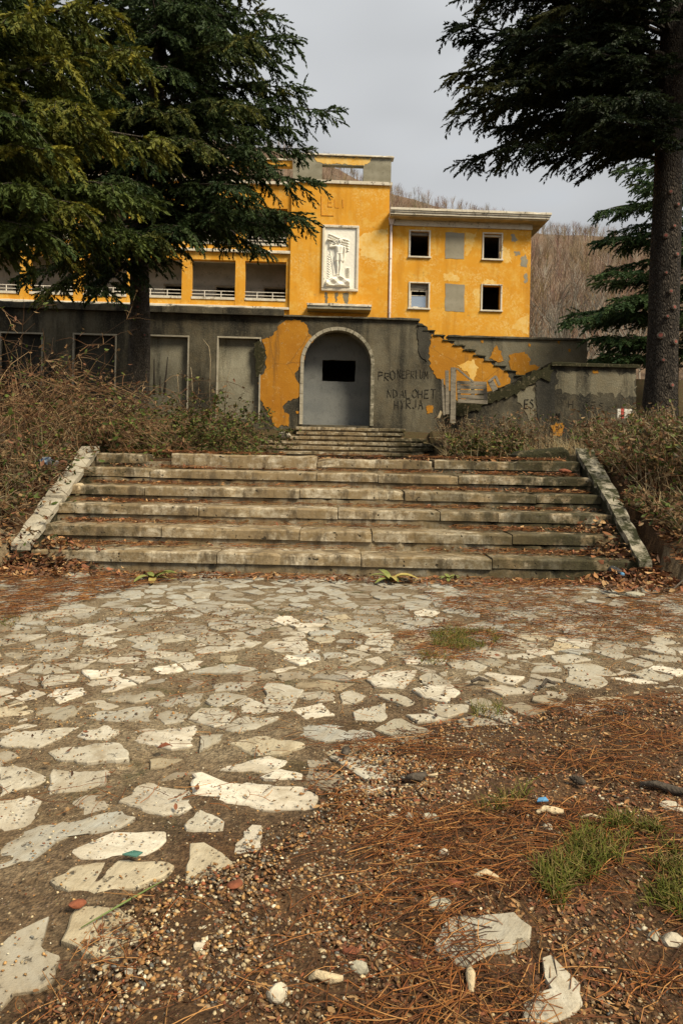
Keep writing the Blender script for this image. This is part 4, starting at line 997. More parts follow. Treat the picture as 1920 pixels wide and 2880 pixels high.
# the large cedar in front of the loggias
b0 = at(368, 1135, 17.8); b0.z = 1.0
t0 = at(452, -60, 18.2); tdir = (t0 - b0) / (t0.z - b0.z)
top_ = b0 + tdir * 17.0
tips = [(z, tuple(at(px, py, d))) for z, px, py, d in ((9.2, 945, 312, 17.2), (9.9, 860, 250, 18.2), (10.9, 830, 112, 17.6), (11.8, 740, 32, 18.6), (7.6, 905, 512, 17.0), (6.9, 848, 600, 16.6), (6.8, 790, 640, 17.4), (6.6, 640, 600, 15.5),
        (8.4, 870, 420, 18.8), (8.2, 760, 420, 15.6), (9.6, 700, 300, 15.2), (7.0, 700, 560, 15.4), (6.3, 520, 640, 14.6), (5.9, 290, 820, 15.0), (6.0, 120, 830, 15.6), (6.6, 200, 700, 14.4), (5.8, 440, 660, 14.0), (11.6, 640, 90, 15.4), (12.2, 700, -60, 18.0), (8.8, 560, 400, 14.0), (6.1, 330, 640, 13.6), (6.3, 60, 780, 16.6), (9.0, 430, 300, 14.4), (8.0, 400, 450, 14.2), (10.4, 480, 200, 14.8), (10.8, 350, 130, 14.4), (9.2, 530, 320, 14.8), (11.4, 460, 80, 15), (9.6, 280, 260, 14.6), (7.4, 330, 540, 14.2), (8.6, 200, 420, 15), (11.9, 560, 20, 15.4))]
conifer('cedar_tree', 'large dark drooping cedar with a scarred trunk before the loggias', None, b0, top_, .29, .10, tips,
        rnd(70, 6.7, 14.5, lambda t: 4.3 - 1.4 * t, (-.20, .12), seed=5), 21, sec=19, blt=14, scars=[(6.6, -1.2, .10), (6.7, -.6, .09), (6.0, -1.9, .06), (5.3, -1.4, .07), (4.6, -1.5, .08), (3.9, -.9, .06)], bend=.10)
# nearer tree at the left whose yellowing boughs reach into the picture
b1 = Vector((-7.2, 12.0, 1.1))
tips = [(z, tuple(at(px, py, d))) for z, px, py, d in ((6.2, 250, 300, 9.8), (5.6, 300, 330, 10.6), (5.2, 240, 580, 10.0), (4.6, 110, 650, 9.6), (5.4, 150, 420, 9.2), (6.6, 220, 160, 10.2), (7.2, 380, 140, 11.2), (6.0, 470, 400, 11.4), (5.0, 330, 520, 11.0), (4.8, 60, 520, 9.0), (7.6, 120, 40, 9.4), (5.8, 60, 330, 8.8), (7.8, 300, 20, 10.6), (5.2, 420, 560, 11.8), (4.4, 30, 700, 10.2))]
conifer('cedar_tree', 'cedar at the picture edge with yellowish green bough tips', None, b1, b1 + Vector((.2, .1, 13)), .26, .10, tips,
        rnd(40, 4.8, 11, lambda t: 4.4 - 1.6 * t, (-.15, .1), seed=8), 33, sec=20, blt=15, colA=(.034, .055, .014), colB=(.10, .125, .026), tipc=(.22, .19, .022), tipf=.28)
# fir at the right
b2 = at(1852, 1190, 11.5); b2.z = 1.05
t2 = at(1895, 0, 11.5); td2 = (t2 - b2) / (t2.z - b2.z)
tips = [(z, tuple(at(px, py, d))) for z, px, py, d in ((7.4, 1290, 70, 11.2), (7.9, 1345, 0, 11.8), (6.9, 1278, 208, 11.4), (6.5, 1282, 312, 11.0), (6.1, 1420, 420, 10.6), (5.9, 1540, 450, 11.6), (6.0, 1650, 400, 10.4), (6.3, 1400, 360, 12.2), (7.0, 1480, 230, 10.2), (7.6, 1430, 100, 10.0), (8.4, 1420, -40, 11.0), (7.2, 1600, 130, 9.6), (6.6, 1620, 290, 9.8), (8.0, 1560, 20, 10.0), (8.6, 1320, -60, 12.2), (6.3, 1480, 375, 12.6), (6.1, 1700, 340, 9.8), (6.4, 1800, 260, 9.6), (8.8, 1700, -30, 9.8), (6.0, 1760, 400, 13.0), (6.4, 1600, 400, 12.4), (6.7, 1380, 280, 12.0), (7.3, 1400, 160, 12.4), (7.0, 1560, 220, 12.8), (7.8, 1500, 60, 12.6), (6.9, 1660, 200, 13.0), (6.8, 1340, 250, 10.4))]
conifer('fir_tree', 'dark fir with pink pruning scars up its bare trunk beside the steps', None, b2, b2 + td2 * 15, .262, .12, tips,
        rnd(40, 6.9, 12.5, lambda t: 3.7 - 1.2 * t, (-.06, .14), seed=9), 44, sec=23, blt=18, blen=(.19, .32), seclen=1.25, droop=.22, colA=(.012, .021, .010), colB=(.038, .050, .018), tipc=(.09, .085, .02), tipf=.08, bark='bark_dark',
        scars=[(z, q, s) for z, q, s in ((2.2, -1.35, .06), (2.6, -1.9, .05), (2.9, -1.2, .075), (3.0, -2.1, .09), (3.3, -1.75, .05), (3.45, -1.35, .065), (3.7, -1.6, .06), (4.0, -1.9, .045), (4.3, -1.25, .06), (4.6, -2.0, .07), (4.75, -1.5, .05), (5.1, -1.3, .05), (5.3, -1.8, .06), (1.8, -1.6, .05))])
# deodar behind it
b3 = at(1890, 1060, 27); b3.z = 2.0
t3 = 13.5
tips = [(z, tuple(at(px, py, d))) for z, px, py, d in ((13.2, 1770, 400, 26.4), (12.0, 1745, 480, 26.2), (10.8, 1690, 595, 26.2), (9.8, 1672, 680, 26.8), (8.0, 1690, 770, 25.6), (6.6, 1590, 905, 25.8), (6.3, 1610, 880, 27.4), (5.4, 1660, 950, 26.0), (7.2, 1720, 860, 24.6), (4.8, 1700, 1000, 26))]
conifer('cedar_tree', 'young open cedar standing behind the fir trunk', None, b3, b3 + Vector((0, 0, 14.5)), .24, .03, tips,
        rnd(64, 4.6, 16.3, lambda t: 3.9 * (1 - t) + .7, (-.12, .12), seed=12), 55, sec=20, blt=13, blen=(.32, .5), seclen=1.2, droop=.25, colA=(.028, .060, .022), colB=(.08, .12, .038), tipc=(.12, .14, .04), tipf=.1)

# ------------------------------------------------------------------ winter woodland on the hill
def bare(seed, nb=16, h=1.0):
    r = np.random.RandomState(seed); P = []; R = []
    lean = r.normal(0, .05, 2); t = np.linspace(0, 1, 3)
    P.append(np.stack([lean[0] * t + r.normal(0, .01, 3), lean[1] * t, t * .92], 1)); R.append(np.linspace(.014, .004, 3))
    for k in range(nb):
        z = r.uniform(.25, .9); a = r.uniform(0, 6.283); l = (1.0 - z) * .55 + .16; up = r.uniform(.9, 2.2)
        d = np.array([math.cos(a), math.sin(a), up]); d = d / np.linalg.norm(d) * l * r.uniform(.7, 1.1)
        b = np.array([lean[0] * z, lean[1] * z, z * .92]); tt = t[:, None]
        P.append(b + d * tt + np.array([0, 0, .12 * l]) * tt ** 2); R.append(np.linspace(.006, .0022, 3))
    V, Q = tubes_np(np.array(P), np.array(R), 3); return V, Q
BT = [bare(k, 15) for k in range(8)]
r = np.random.RandomState(77)
pos = []
while len(pos) < 2900:
    y = 66 + 150 * r.rand() ** .8; x = r.uniform(-.55, .62) * y
    if x / y < -.12 and r.rand() < .6: continue
    pos.append((x, y, hill_z(x, y) - .3))
pos = np.array(pos); hh = r.uniform(5.5, 9.0, len(pos)) * np.clip(1.2 - pos[:, 1] / 300, .45, 1); tid = r.randint(0, 8, len(pos)); Vs, Fs, Cs = [], [], []; off = 0
for k in range(8):
    m_ = tid == k; n_ = m_.sum(); a = r.uniform(0, 6.283, n_); c, s = np.cos(a), np.sin(a); z = np.zeros(n_)
    MM = np.stack([np.stack([c, s, z], 1), np.stack([-s, c, z], 1), np.stack([z, z, z + 1], 1)], 2) * hh[m_][:, None, None]
    v_, f_ = inst(BT[k][0], BT[k][1], MM, pos[m_]); Vs.append(v_); Fs.append(f_ + off); off += len(v_)
    base_c = np.array([.20, .135, .088]) * r.uniform(.6, 1.35, (n_, 1)) * np.array([1, 1, 1]) + r.normal(0, .012, (n_, 3))
    base_c = np.where(r.rand(n_, 1) < .12, np.array([[.34, .29, .23]]), base_c); rel = BT[k][0][:, 2]
    C = base_c[:, None, :] * (1 + .0 * rel[None, :, None]); Cs.append(np.clip(C, .02, .5).reshape(-1, 3))
tag(link('forest', mesh_np('forest', np.concatenate(Vs), np.concatenate(Fs), np.concatenate(Cs)), None, M['twig']), 'bare brown winter woodland covering the hillside', 'woodland', kind='stuff')
def bare_tree(seed):
    r = np.random.RandomState(seed); P = []; R = []
    def grow(p, d, l, rad_, lev):
        n = 6; pts = [p]
        for i in range(n - 1):
            d = d + r.normal(0, .13, 3) + np.array([0, 0, .05]); d = d / np.linalg.norm(d); pts.append(pts[-1] + d * l / (n - 1))
        P.append(np.array(pts)); R.append(np.linspace(rad_, rad_ * .45, n))
        if lev < 3:
            for k in range((4, 5, 4)[lev]):
                i = r.randint(1, n); a = r.uniform(0, 6.283); q = d * 1.0 + np.array([math.cos(a), math.sin(a), .25]) * r.uniform(.45, .9)
                grow(pts[i], q / np.linalg.norm(q), l * r.uniform(.45, .7), rad_ * .5, lev + 1)
    grow(np.array([0, 0, -.3]), np.array([0, 0, 1.]), 4.2, .085, 0)
    return tubes_np(np.array(P), np.array(R), 4)
BTM = []
for k in range(4):
    V, Q = bare_tree(k + 3); me = mesh_np('bare_tree', V, Q, np.tile(np.array([[.20, .175, .14]]), (len(V), 1)), True); me.materials.append(M['twig']); BTM.append(me)
for k, (px, py, d, s) in enumerate(((1572, 960, 52, 1.0), (1600, 960, 56, 1.15), (1635, 960, 50, .95), (1668, 960, 58, 1.2), (1520, 960, 60, .95), (1545, 960, 66, 1.2), (1700, 960, 54, 1.0), (1505, 940, 58, .7), (1730, 940, 60, 1.1), (1585, 930, 64, 1.25), (1650, 930, 66, 1.3), (1780, 950, 56, 1.1))):
    p = at(px, py, d); p.z = 4.3
    o = link('bare_tree', BTM[k % 4]); o.location = p; o.rotation_euler = (0, 0, k * 1.7); o.scale = (s * 1.35, s * 1.35, s * 1.45)
    tag(o, 'slender leafless tree between the yellow wing and the fir trunk', 'tree', 'leafless trees behind the retaining wall')

# ------------------------------------------------------------------ flagstone paving
A_ = lambda L_, ox, oy: [[(ox + x * .6122, oy + y * .6122) for x, y in p] for p in L_]
TR = A_([[(0, 765), (60, 740), (380, 712), (300, 755), (180, 810), (0, 800)], [(220, 835), (310, 815), (440, 800), (585, 800), (590, 870), (400, 888), (260, 865)], [(545, 755), (680, 715), (905, 708), (890, 800), (790, 815), (650, 780)],
 [(340, 760), (480, 712), (560, 740), (470, 785)], [(915, 760), (1030, 755), (1000, 790), (920, 825)], [(1040, 790), (1200, 770), (1400, 810), (1380, 830), (1170, 855)], [(1010, 730), (1100, 690), (1280, 680), (1200, 730), (1060, 748)],
 [(1205, 540), (1230, 517), (1300, 520), (1395, 548), (1370, 590), (1330, 645), (1225, 650), (1210, 600), (1232, 570)], [(0, 900), (70, 890), (235, 945), (150, 990), (0, 1035)], [(245, 915), (515, 910), (500, 960), (400, 1005), (225, 1020)],
 [(1180, 940), (1290, 915), (1380, 935), (1390, 955), (1200, 955)], [(690, 860), (740, 850), (895, 855), (750, 890), (695, 895)], [(730, 610), (850, 560), (935, 560), (920, 610), (850, 640)], [(395, 675), (440, 650), (710, 620), (695, 685), (480, 692)],
 [(150, 665), (165, 625), (330, 620), (360, 650), (290, 685)], [(215, 580), (250, 545), (390, 535), (395, 570), (270, 615)], [(470, 575), (560, 548), (740, 545), (760, 570), (620, 600), (510, 590)], [(280, 285), (400, 250), (500, 255), (570, 275), (430, 305)],
 [(190, 500), (220, 480), (370, 480), (360, 505), (200, 535)], [(20, 485), (90, 462), (180, 480), (175, 530), (60, 520)], [(970, 520), (1060, 505), (1180, 510), (1130, 545), (990, 550)], [(1200, 345), (1240, 325), (1410, 325), (1420, 360), (1380, 382), (1290, 375)],
 [(885, 370), (960, 350), (1130, 360), (1050, 372), (910, 390)], [(1310, 730), (1420, 708), (1568, 714), (1666, 719), (1740, 760), (1568, 780), (1470, 776)], [(860, 470), (1020, 430), (1190, 450), (1100, 470)], [(1340, 640), (1480, 610), (1535, 660), (1400, 680)],
 [(235, 140), (300, 118), (390, 130), (350, 155), (260, 160)], [(845, 110), (910, 98), (970, 110), (960, 130), (880, 135)]], 0, 1600)
TR += A_([[(325, 550), (400, 535), (500, 535), (555, 560), (480, 605), (380, 585)], [(115, 495), (170, 470), (350, 455), (320, 510), (290, 540), (150, 530)], [(285, 660), (400, 665), (500, 685), (350, 695)], [(650, 535), (730, 520), (910, 548), (740, 570)],
 [(145, 570), (250, 565), (345, 600), (300, 620)], [(725, 610), (830, 600), (1030, 650), (830, 655)], [(1110, 600), (1200, 570), (1340, 575), (1340, 625), (1180, 615)], [(750, 295), (860, 282), (960, 300), (950, 325), (850, 320)], [(330, 195), (380, 180), (450, 195), (420, 215), (345, 212)],
 [(960, 395), (1050, 390), (1150, 415), (1060, 430), (980, 425)], [(0, 560), (50, 545), (120, 570), (60, 605), (0, 610)], [(50, 650), (200, 610), (205, 670), (180, 690), (60, 690)], [(1235, 500), (1330, 490), (1460, 515), (1330, 520)], [(55, 980), (110, 975), (240, 985), (240, 1020), (150, 1035), (55, 1030)]], 960, 1600)
TR += A_([[(0, 190), (150, 130), (560, 55), (620, 85), (560, 130), (430, 160), (340, 155), (240, 210), (160, 270), (0, 315), (-80, 300), (-80, 210)], [(850, 150), (860, 100), (920, 55), (950, 70), (1025, 110), (1025, 150), (930, 160)], [(1070, 245), (1080, 180), (1160, 110), (1215, 100), (1200, 160), (1180, 230), (1110, 250)],
 [(230, 370), (300, 310), (480, 290), (700, 295), (820, 310), (780, 360), (650, 400), (480, 440), (330, 420)], [(0, 660), (70, 600), (225, 540), (220, 590), (190, 690), (280, 710), (270, 790), (180, 850), (60, 900), (0, 945), (-90, 900), (-90, 700)], [(0, 430), (70, 420), (95, 450), (70, 485), (0, 490)]], 0, 2240)
TR += A_([[(425, 735), (440, 655), (470, 580), (560, 560), (680, 575), (790, 570), (865, 630), (860, 690), (760, 730), (680, 760), (570, 820), (490, 785)], [(830, 990), (880, 930), (935, 900), (925, 790), (960, 775), (1020, 830), (1110, 890), (1115, 975), (1060, 1000), (1055, 1045), (840, 1045)]], 960, 2240)
TR += [[(330, 2237), (416, 2188), (465, 2203), (539, 2212), (535, 2260), (478, 2285), (400, 2272)], [(540, 2172), (563, 2169), (606, 2190), (869, 2206), (906, 2224), (890, 2262), (740, 2268), (660, 2250), (545, 2240)]]
WHITE = {0, 1, 2, 7, 17, 21, 22, 27, 28, 29, 30, 36, 48, 49}
paving = empty('stone_paving', kind='structure')
traced = [[(lambda g_: (g_.x, g_.y))(onground(px, py, .012)) for px, py in p] for p in TR]
rp = random.Random(31)
def pdist(x, y, poly):
    b = 9e9
    for i in range(len(poly)):
        x0, y0 = poly[i]; x1, y1 = poly[(i + 1) % len(poly)]; dx, dy = x1 - x0, y1 - y0
        t = max(0, min(1, ((x - x0) * dx + (y - y0) * dy) / (dx * dx + dy * dy + 1e-12))); b = min(b, math.hypot(x - x0 - t * dx, y - y0 - t * dy))
    return b
fixed = []
for p in traced:
    for i in range(len(p)):
        a, b = p[i], p[(i + 1) % len(p)]; n_ = max(1, int(math.hypot(b[0] - a[0], b[1] - a[1]) / .06))
        fixed += [(a[0] + (b[0] - a[0]) * k / n_, a[1] + (b[1] - a[1]) * k / n_) for k in range(n_)]
fixed = np.array(fixed)
sites = []
tries = 0
SA = np.full((4000, 2), 99.)
while tries < 16000:
    tries += 1
    y = rp.uniform(1.35, 5.62); x = rp.uniform(-.56, .56) * (y + .25)
    if inpoly(x, y, soil_poly): continue
    if y > 4.4 and abs(x) > 2.4: continue
    if y > 5.5: continue
    if x < -.36 * y and y > 5.2: continue
    dm = rp.choice((.085, .125, .165, .20)) * (1.08 - .075 * y)
    if len(sites) and np.min(np.hypot((SA[:len(sites), 0] - x) * .50, SA[:len(sites), 1] - y)) < dm: continue
    if np.min(np.hypot(fixed[:, 0] - x, fixed[:, 1] - y)) < .06: continue
    if any(inpoly(x, y, p) for p in traced): continue
    SA[len(sites)] = (x, y); sites.append((x, y))
S_ = np.array(sites)
def clip(poly, nx_, ny_, c):
    o = []
    for i in range(len(poly)):
        p, q = poly[i], poly[(i + 1) % len(poly)]; a, b = p[0] * nx_ + p[1] * ny_ - c, q[0] * nx_ + q[1] * ny_ - c
        if a <= 0: o.append(p)
        if (a < 0 < b) or (b < 0 < a):
            t = a / (a - b); o.append((p[0] + (q[0] - p[0]) * t, p[1] + (q[1] - p[1]) * t))
    return o
cells = []
ALLP = np.concatenate([S_, fixed])
for i, (x, y) in enumerate(sites):
    d = np.hypot(ALLP[:, 0] - x, ALLP[:, 1] - y); nb = np.argsort(d)[1:26]
    poly = [(x - .26, y - .17), (x + .26, y - .17), (x + .26, y + .17), (x - .26, y + .17)]
    for j in nb:
        qx, qy = ALLP[j]; f = .5 if j < len(sites) else .82
        nx_, ny_ = qx - x, qy - y; mx_, my_ = x + nx_ * f, y + ny_ * f
        poly = clip(poly, nx_, ny_, nx_ * mx_ + ny_ * my_)
        if len(poly) < 3: break
    if len(poly) >= 3: cells.append(poly)
def stone_mesh(poly, seed, top, rg=1.0):
    ar = sum(poly[i][0] * poly[(i + 1) % len(poly)][1] - poly[(i + 1) % len(poly)][0] * poly[i][1] for i in range(len(poly))) / 2
    if ar < 0: poly = poly[::-1]
    if abs(ar) < .0022: return None
    cx = sum(p[0] for p in poly) / len(poly); cy = sum(p[1] for p in poly) / len(poly)
    R = []
    for i in range(len(poly)):
        a, b = poly[i], poly[(i + 1) % len(poly)]; L_ = math.hypot(b[0] - a[0], b[1] - a[1]); n_ = max(1, int(L_ / (.03 if rg == 1.3 else .018)))
        for k in range(n_):
            t = k / n_; x, y = a[0] + (b[0] - a[0]) * t, a[1] + (b[1] - a[1]) * t
            e = .012 * rg * mnoise.noise(Vector((x * 14, y * 14, seed))) + .008 * rg * mnoise.noise(Vector((x * 45, y * 45, seed + 3))); dx, dy = x - cx, y - cy; l = math.hypot(dx, dy) + 1e-6
            R.append((x + dx / l * e, y + dy / l * e))
    n_ = len(R); tx, ty = rp.uniform(-.035, .035), rp.uniform(-.035, .035)
    zt = lambda x, y, f: top + (x - cx) * tx + (y - cy) * ty + .0035 * mnoise.noise(Vector((x * 14, y * 14, seed))) + f
    V = [(x - cx, y - cy, -.05) for x, y in R]
    V += [((x - cx) * .985, (y - cy) * .985, zt(x, y, -.004)) for x, y in R]
    V += [((x - cx) * .945, (y - cy) * .945, zt(x, y, .0)) for x, y in R]
    V += [((x - cx) * .5, (y - cy) * .5, zt(cx + (x - cx) * .5, cy + (y - cy) * .5, .0005)) for x, y in R]
    V.append((0, 0, zt(cx, cy, .0005)))
    Fc = []
    for k in range(n_):
        q = (k + 1) % n_
        for l in range(3): Fc.append((l * n_ + k, l * n_ + q, (l + 1) * n_ + q, (l + 1) * n_ + k))
        Fc.append((3 * n_ + k, 3 * n_ + q, 4 * n_))
    return cx, cy, V, Fc, abs(ar)
cand = []
for i, p in enumerate(traced):
    r_ = stone_mesh(p, i,   .005 + rp.uniform(-.002, .003) + (.004 if i in WHITE else 0) + (.012 if inpoly(p[0][0], p[0][1], soil_poly) or i in (48, 49) else 0), 1.6 if p[0][1] < 2.6 else 1.01)
    if r_: cand.append((1e6, r_))
for i, p in enumerate(cells):
    cx = sum(q[0] for q in p) / len(p); cy = sum(q[1] for q in p) / len(p); sh = rp.uniform(.86, .97)
    if rp.random() < .04: continue
    p = [(cx + (x - cx) * sh, cy + (y - cy) * sh) for x, y in p]
    if len(p) > 5 or rp.random() < .5:
        p = [q for k, q in enumerate(p) if math.hypot(q[0] - p[k - 1][0], q[1] - p[k - 1][1]) > .025]
        if len(p) < 3: continue
    r_ = stone_mesh(p, i + 100, rp.uniform(-.003, .007), 1.3)
    if r_: cand.append((r_[4] / cy ** 3, r_))
cand.sort(key=lambda c: -c[0])
print('STONES', len(cand))
rest = MB()
for k, (_, (cx, cy, V, Fc, ar)) in enumerate(cand):
    gz_ = ground_z(cx, cy) + .010 * fbm(cx * 2.2, cy * 2.2, 5)
    if k < 300:
        me = bpy.data.meshes.new('flagstone'); me.from_pydata(V, [], Fc); me.update()
        o = link('flagstone', me, paving, M['flag']); o.location = (cx, cy, gz_)
    else: rest.add([(x + cx, y + cy, z + gz_) for x, y, z in V], Fc)
if rest.v: tag(rest.build('small_flagstones', M['flag'], paving), kind='stuff')

# ------------------------------------------------------------------ gravel, needles, leaf litter, grass
r = np.random.RandomState(5)
def zone(px, z=0.0): return [(lambda g_: (g_.x, g_.y))(onground(*p, z)) for p in px]
def inpoly_np(X, Y, poly):
    c = np.zeros(len(X), bool); j = len(poly) - 1
    for i in range(len(poly)):
        xi, yi = poly[i]; xj, yj = poly[j]
        with np.errstate(divide='ignore', invalid='ignore'):
            t = ((yi > Y) != (yj > Y)) & (X < (xj - xi) * (Y - yi) / (yj - yi + 1e-12) + xi)
        c ^= t; j = i
    return c
def sample(poly, n, pw=0.):
    P = np.array(poly); lo, hi = P.min(0), P.max(0); o = []
    tot = 0
    while tot < n:
        q = r.uniform(0, 1, (n * 2, 2)) * (hi - lo) + lo
        m_ = inpoly_np(q[:, 0], q[:, 1], poly)
        if pw: m_ &= r.rand(len(q)) < (lo[1] / q[:, 1]) ** pw
        q = q[m_]; o.append(q); tot += len(q)
        if len(o) > 40: break
    return np.concatenate(o)[:n]
def gz_np(P): return np.array([ground_z(x, y) + (.010 * fbm(x * 2.2, y * 2.2, 5) if y < 5.9 and abs(x) < 4.2 else 0) for x, y in P])
IP = (1 + 5 ** .5) / 2
ICO = np.array([(-1, IP, 0), (1, IP, 0), (-1, -IP, 0), (1, -IP, 0), (0, -1, IP), (0, 1, IP), (0, -1, -IP), (0, 1, -IP), (IP, 0, -1), (IP, 0, 1), (-IP, 0, -1), (-IP, 0, 1)]) / 1.9
ICF = np.array([(0, 11, 5), (0, 5, 1), (0, 1, 7), (0, 7, 10), (0, 10, 11), (1, 5, 9), (5, 11, 4), (11, 10, 2), (10, 7, 6), (7, 1, 8), (3, 9, 4), (3, 4, 2), (3, 2, 6), (3, 6, 8), (3, 8, 9), (4, 9, 5), (2, 4, 11), (6, 2, 10), (8, 6, 7), (9, 8, 1)])
OCV = np.array([(1, 0, 0), (0, 1, 0), (-1, 0, 0), (0, -1, 0), (0, 0, 1), (0, 0, -1.)]); OCF = np.array([(0, 1, 4), (1, 2, 4), (2, 3, 4), (3, 0, 4), (1, 0, 5), (2, 1, 5), (3, 2, 5), (0, 3, 5)])
PAL = np.array([(.32, .16, .05), (.48, .37, .21), (.24, .115, .04), (.14, .08, .04), (.42, .24, .085), (.62, .54, .38), (.18, .14, .09), (.27, .18, .095), (.26, .08, .03), (.10, .065, .038), (.36, .28, .17), (.15, .145, .125)])
def pebbles(P, size, tV, tF):
    n_ = len(P); z = gz_np(P); a = r.uniform(0, 6.283, n_); c, s = np.cos(a), np.sin(a); zz = np.zeros(n_)
    ax, ay, az = r.uniform(.75, 1.3, n_) * size, r.uniform(.6, 1.0, n_) * size, r.uniform(.45, .8, n_) * size
    MM = np.stack([np.stack([c, s, zz], 1) * ax[:, None], np.stack([-s, c, zz + .2], 1) * ay[:, None], np.stack([zz, zz - .2, zz + 1], 1) * az[:, None]], 2)
    T_ = np.stack([P[:, 0], P[:, 1], z + az * r.uniform(-.45, .5, n_) + .012], 1)
    V, Fc = inst(tV, tF, MM, T_); V += np.repeat(size, len(tV))[:, None] * r.normal(0, .11, V.shape)
    ci = r.choice(len(PAL), n_, p=np.array([12, 10, 13, 12, 10, 7, 7, 10, 5, 12, 8, 4]) / 110.)
    C = PAL[ci] * r.uniform(.55, 1.15, (n_, 1)); return V, Fc, np.repeat(C, len(tV), 0)
soil_v = [p for p in soil_poly]
soil_near = zone([(330, 2560), (420, 2500), (620, 2440), (760, 2330), (930, 2280), (1010, 2200), (1080, 2090), (1300, 2035), (1620, 2010), (1960, 1990), (1990, 2960), (-60, 2960), (120, 2830), (260, 2690)])
joint = zone([(-100, 2960), (-100, 2040), (960, 1960), (1300, 2040), (1000, 2240), (600, 2460), (300, 2620)])
far = zone([(-60, 2060), (-60, 1720), (1960, 1700), (1960, 2000), (960, 2010)])
parts_ = [pebbles(sample(soil_near, 4600, 1.2), r.uniform(.0028, .0064, 4600), ICO, ICF), pebbles(sample(soil_near, 11000, 1.4), r.uniform(.0014, .0034, 11000), OCV, OCF),
          pebbles(sample(joint, 1700, .5), r.uniform(.0018, .005, 1700), OCV, OCF), pebbles(sample(far, 3500, .5), r.uniform(.003, .008, 3500), OCV, OCF)]
core = zone([(560, 2480), (900, 2330), (1300, 2400), (1100, 2700), (700, 2870), (250, 2870), (330, 2640)])
parts_.append(pebbles(sample(core, 2000), r.uniform(.003, .007, 2000), ICO, ICF))
warm = zone([(1000, 2120), (1300, 2060), (1450, 2140), (1250, 2330), (960, 2380), (860, 2330)])
parts_.append(pebbles(sample(warm, 2000), r.uniform(.003, .0065, 2000), ICO, ICF))
def join(parts_):
    off = 0; Vs, Fs, Cs = [], [], []
    for v_, f_, c_ in parts_: Vs.append(v_); Fs.append(f_ + off); Cs.append(c_); off += len(v_)
    return np.concatenate(Vs), np.concatenate(Fs), np.concatenate(Cs)
V, Fc, C = join(parts_)
tag(link('gravel', mesh_np('gravel', V, Fc, C), None, M['gravel']), 'brown and cream gravel strewn over the bare soil', 'gravel', kind='stuff')

NC = np.array([(.20, .070, .022), (.30, .12, .034), (.12, .045, .018), (.38, .19, .065), (.06, .028, .014), (.24, .085, .024), (.09, .04, .018)])
def needles(P3, length, rad_, flat=1.0):
    n_ = len(P3); a = r.normal(.2, 1.0, n_); bend = r.normal(0, .35, n_); t = np.linspace(-.5, .5, 4)
    ang = a[:, None] + bend[:, None] * t[None] * 2
    d = np.stack([np.cos(ang), np.sin(ang)], 2) * (length[:, None, None] / 3); xy = np.cumsum(d, 1); xy -= xy.mean(1, keepdims=True)
    z = r.uniform(.002, .012, n_)[:, None] + np.abs(r.normal(0, .05, n_))[:, None] * length[:, None] * (t[None] + .5) + .02 * length[:, None] * np.sin((t[None] + .5) * 3.14)
    P_ = np.concatenate([xy + P3[:, None, :2], (z * flat + P3[:, 2:3])[:, :, None]], 2)
    V, Q = tubes_np(P_, np.repeat((rad_ * r.uniform(.7, 1.2, n_))[:, None], 4, 1), 3)
    C = NC[r.randint(0, len(NC), n_)] * r.uniform(.5, 1.25, (n_, 1)); return V, Q, np.repeat(C, 12, 0)
def g3(P): return np.column_stack([P, gz_np(P) + .014])
def clumped(poly, n, pw, freq, thr):
    q = sample(poly, n * 4, pw); k = np.array([fbm(x * freq, y * freq, 9) for x, y in q]); return q[k > thr][:n]
zA = zone([(940, 2100), (1180, 2050), (1400, 2000), (1980, 1960), (1980, 2940), (900, 2940), (960, 2600), (1000, 2350), (840, 2250)])
zB = zone([(1150, 1650), (1980, 1610), (1980, 1830), (1500, 1800), (1250, 1720)])
zD = zone([(-60, 1610), (520, 1628), (300, 1680), (150, 1720), (-60, 1770)])
zF_ = zone([(1080, 1800), (1250, 1760), (1470, 1790), (1440, 1860), (1150, 1880)])
zG = zone([(-60, 2960), (330, 2560), (900, 2330), (1980, 2200), (1980, 2960)])
zS = zone([(-60, 2300), (-60, 1720), (1960, 1700), (1960, 2100), (960, 2300)])
strip_ = [(-3.2, 5.36), (3.9, 5.36), (3.9, 5.76), (-3.2, 5.76)]
nd_ = []
for poly, n_, pw, fr_, th_, l0, l1, rr_ in ((zA, 2100, .8, 2.6, .05, .05, .15, .0010), (zB, 3600, 0, 1.8, -.25, .05, .12, .0013), (zD, 2200, 0, 2, -.4, .05, .12, .0014), (zF_, 700, 0, 3, -.2, .05, .12, .0011), (zG, 600, 1, 2.0, -.3, .03, .12, .0009), (zS, 900, .3, 2, -.1, .04, .12, .0010), (strip_, 3200, 0, 2, -.5, .04, .12, .0014)):
    q = clumped(poly, n_, pw, fr_, th_); nd_.append(needles(g3(q), r.uniform(l0, l1, len(q)), rr_))
for i in range(1, 7):           # on the treads, thickest towards the ends
    n_ = 1500; x = np.where(r.rand(n_) < .55, 2.5 - np.abs(r.normal(0, 1.3, n_)), np.where(r.rand(n_) < .5, -2.5 + np.abs(r.normal(0, .9, n_)), r.uniform(-2.4, 2.4, n_))); x = np.clip(x, -2.5, 2.5)
    y = (15 + i) * T0 + .33 - np.abs(r.normal(0, .075, n_)); m_ = np.array([fbm(a * 1.6, i * 3.3, 2) for a in x]) > -.22
    zt = RI * i + .035 * np.clip((y - (15 + i) * T0 - .1) / .23, 0, 1) * r.uniform(.3, 1, n_)
    nd_.append(needles(np.column_stack([x, y, zt])[m_], r.uniform(.04, .12, m_.sum()), .0014))
V, Fc, C = join(nd_)
tag(link('pine_needles', mesh_np('pine_needles', V, Fc, C), None, M['dry']), 'rusty pine needles scattered over soil, stones and steps', 'needles', kind='stuff')

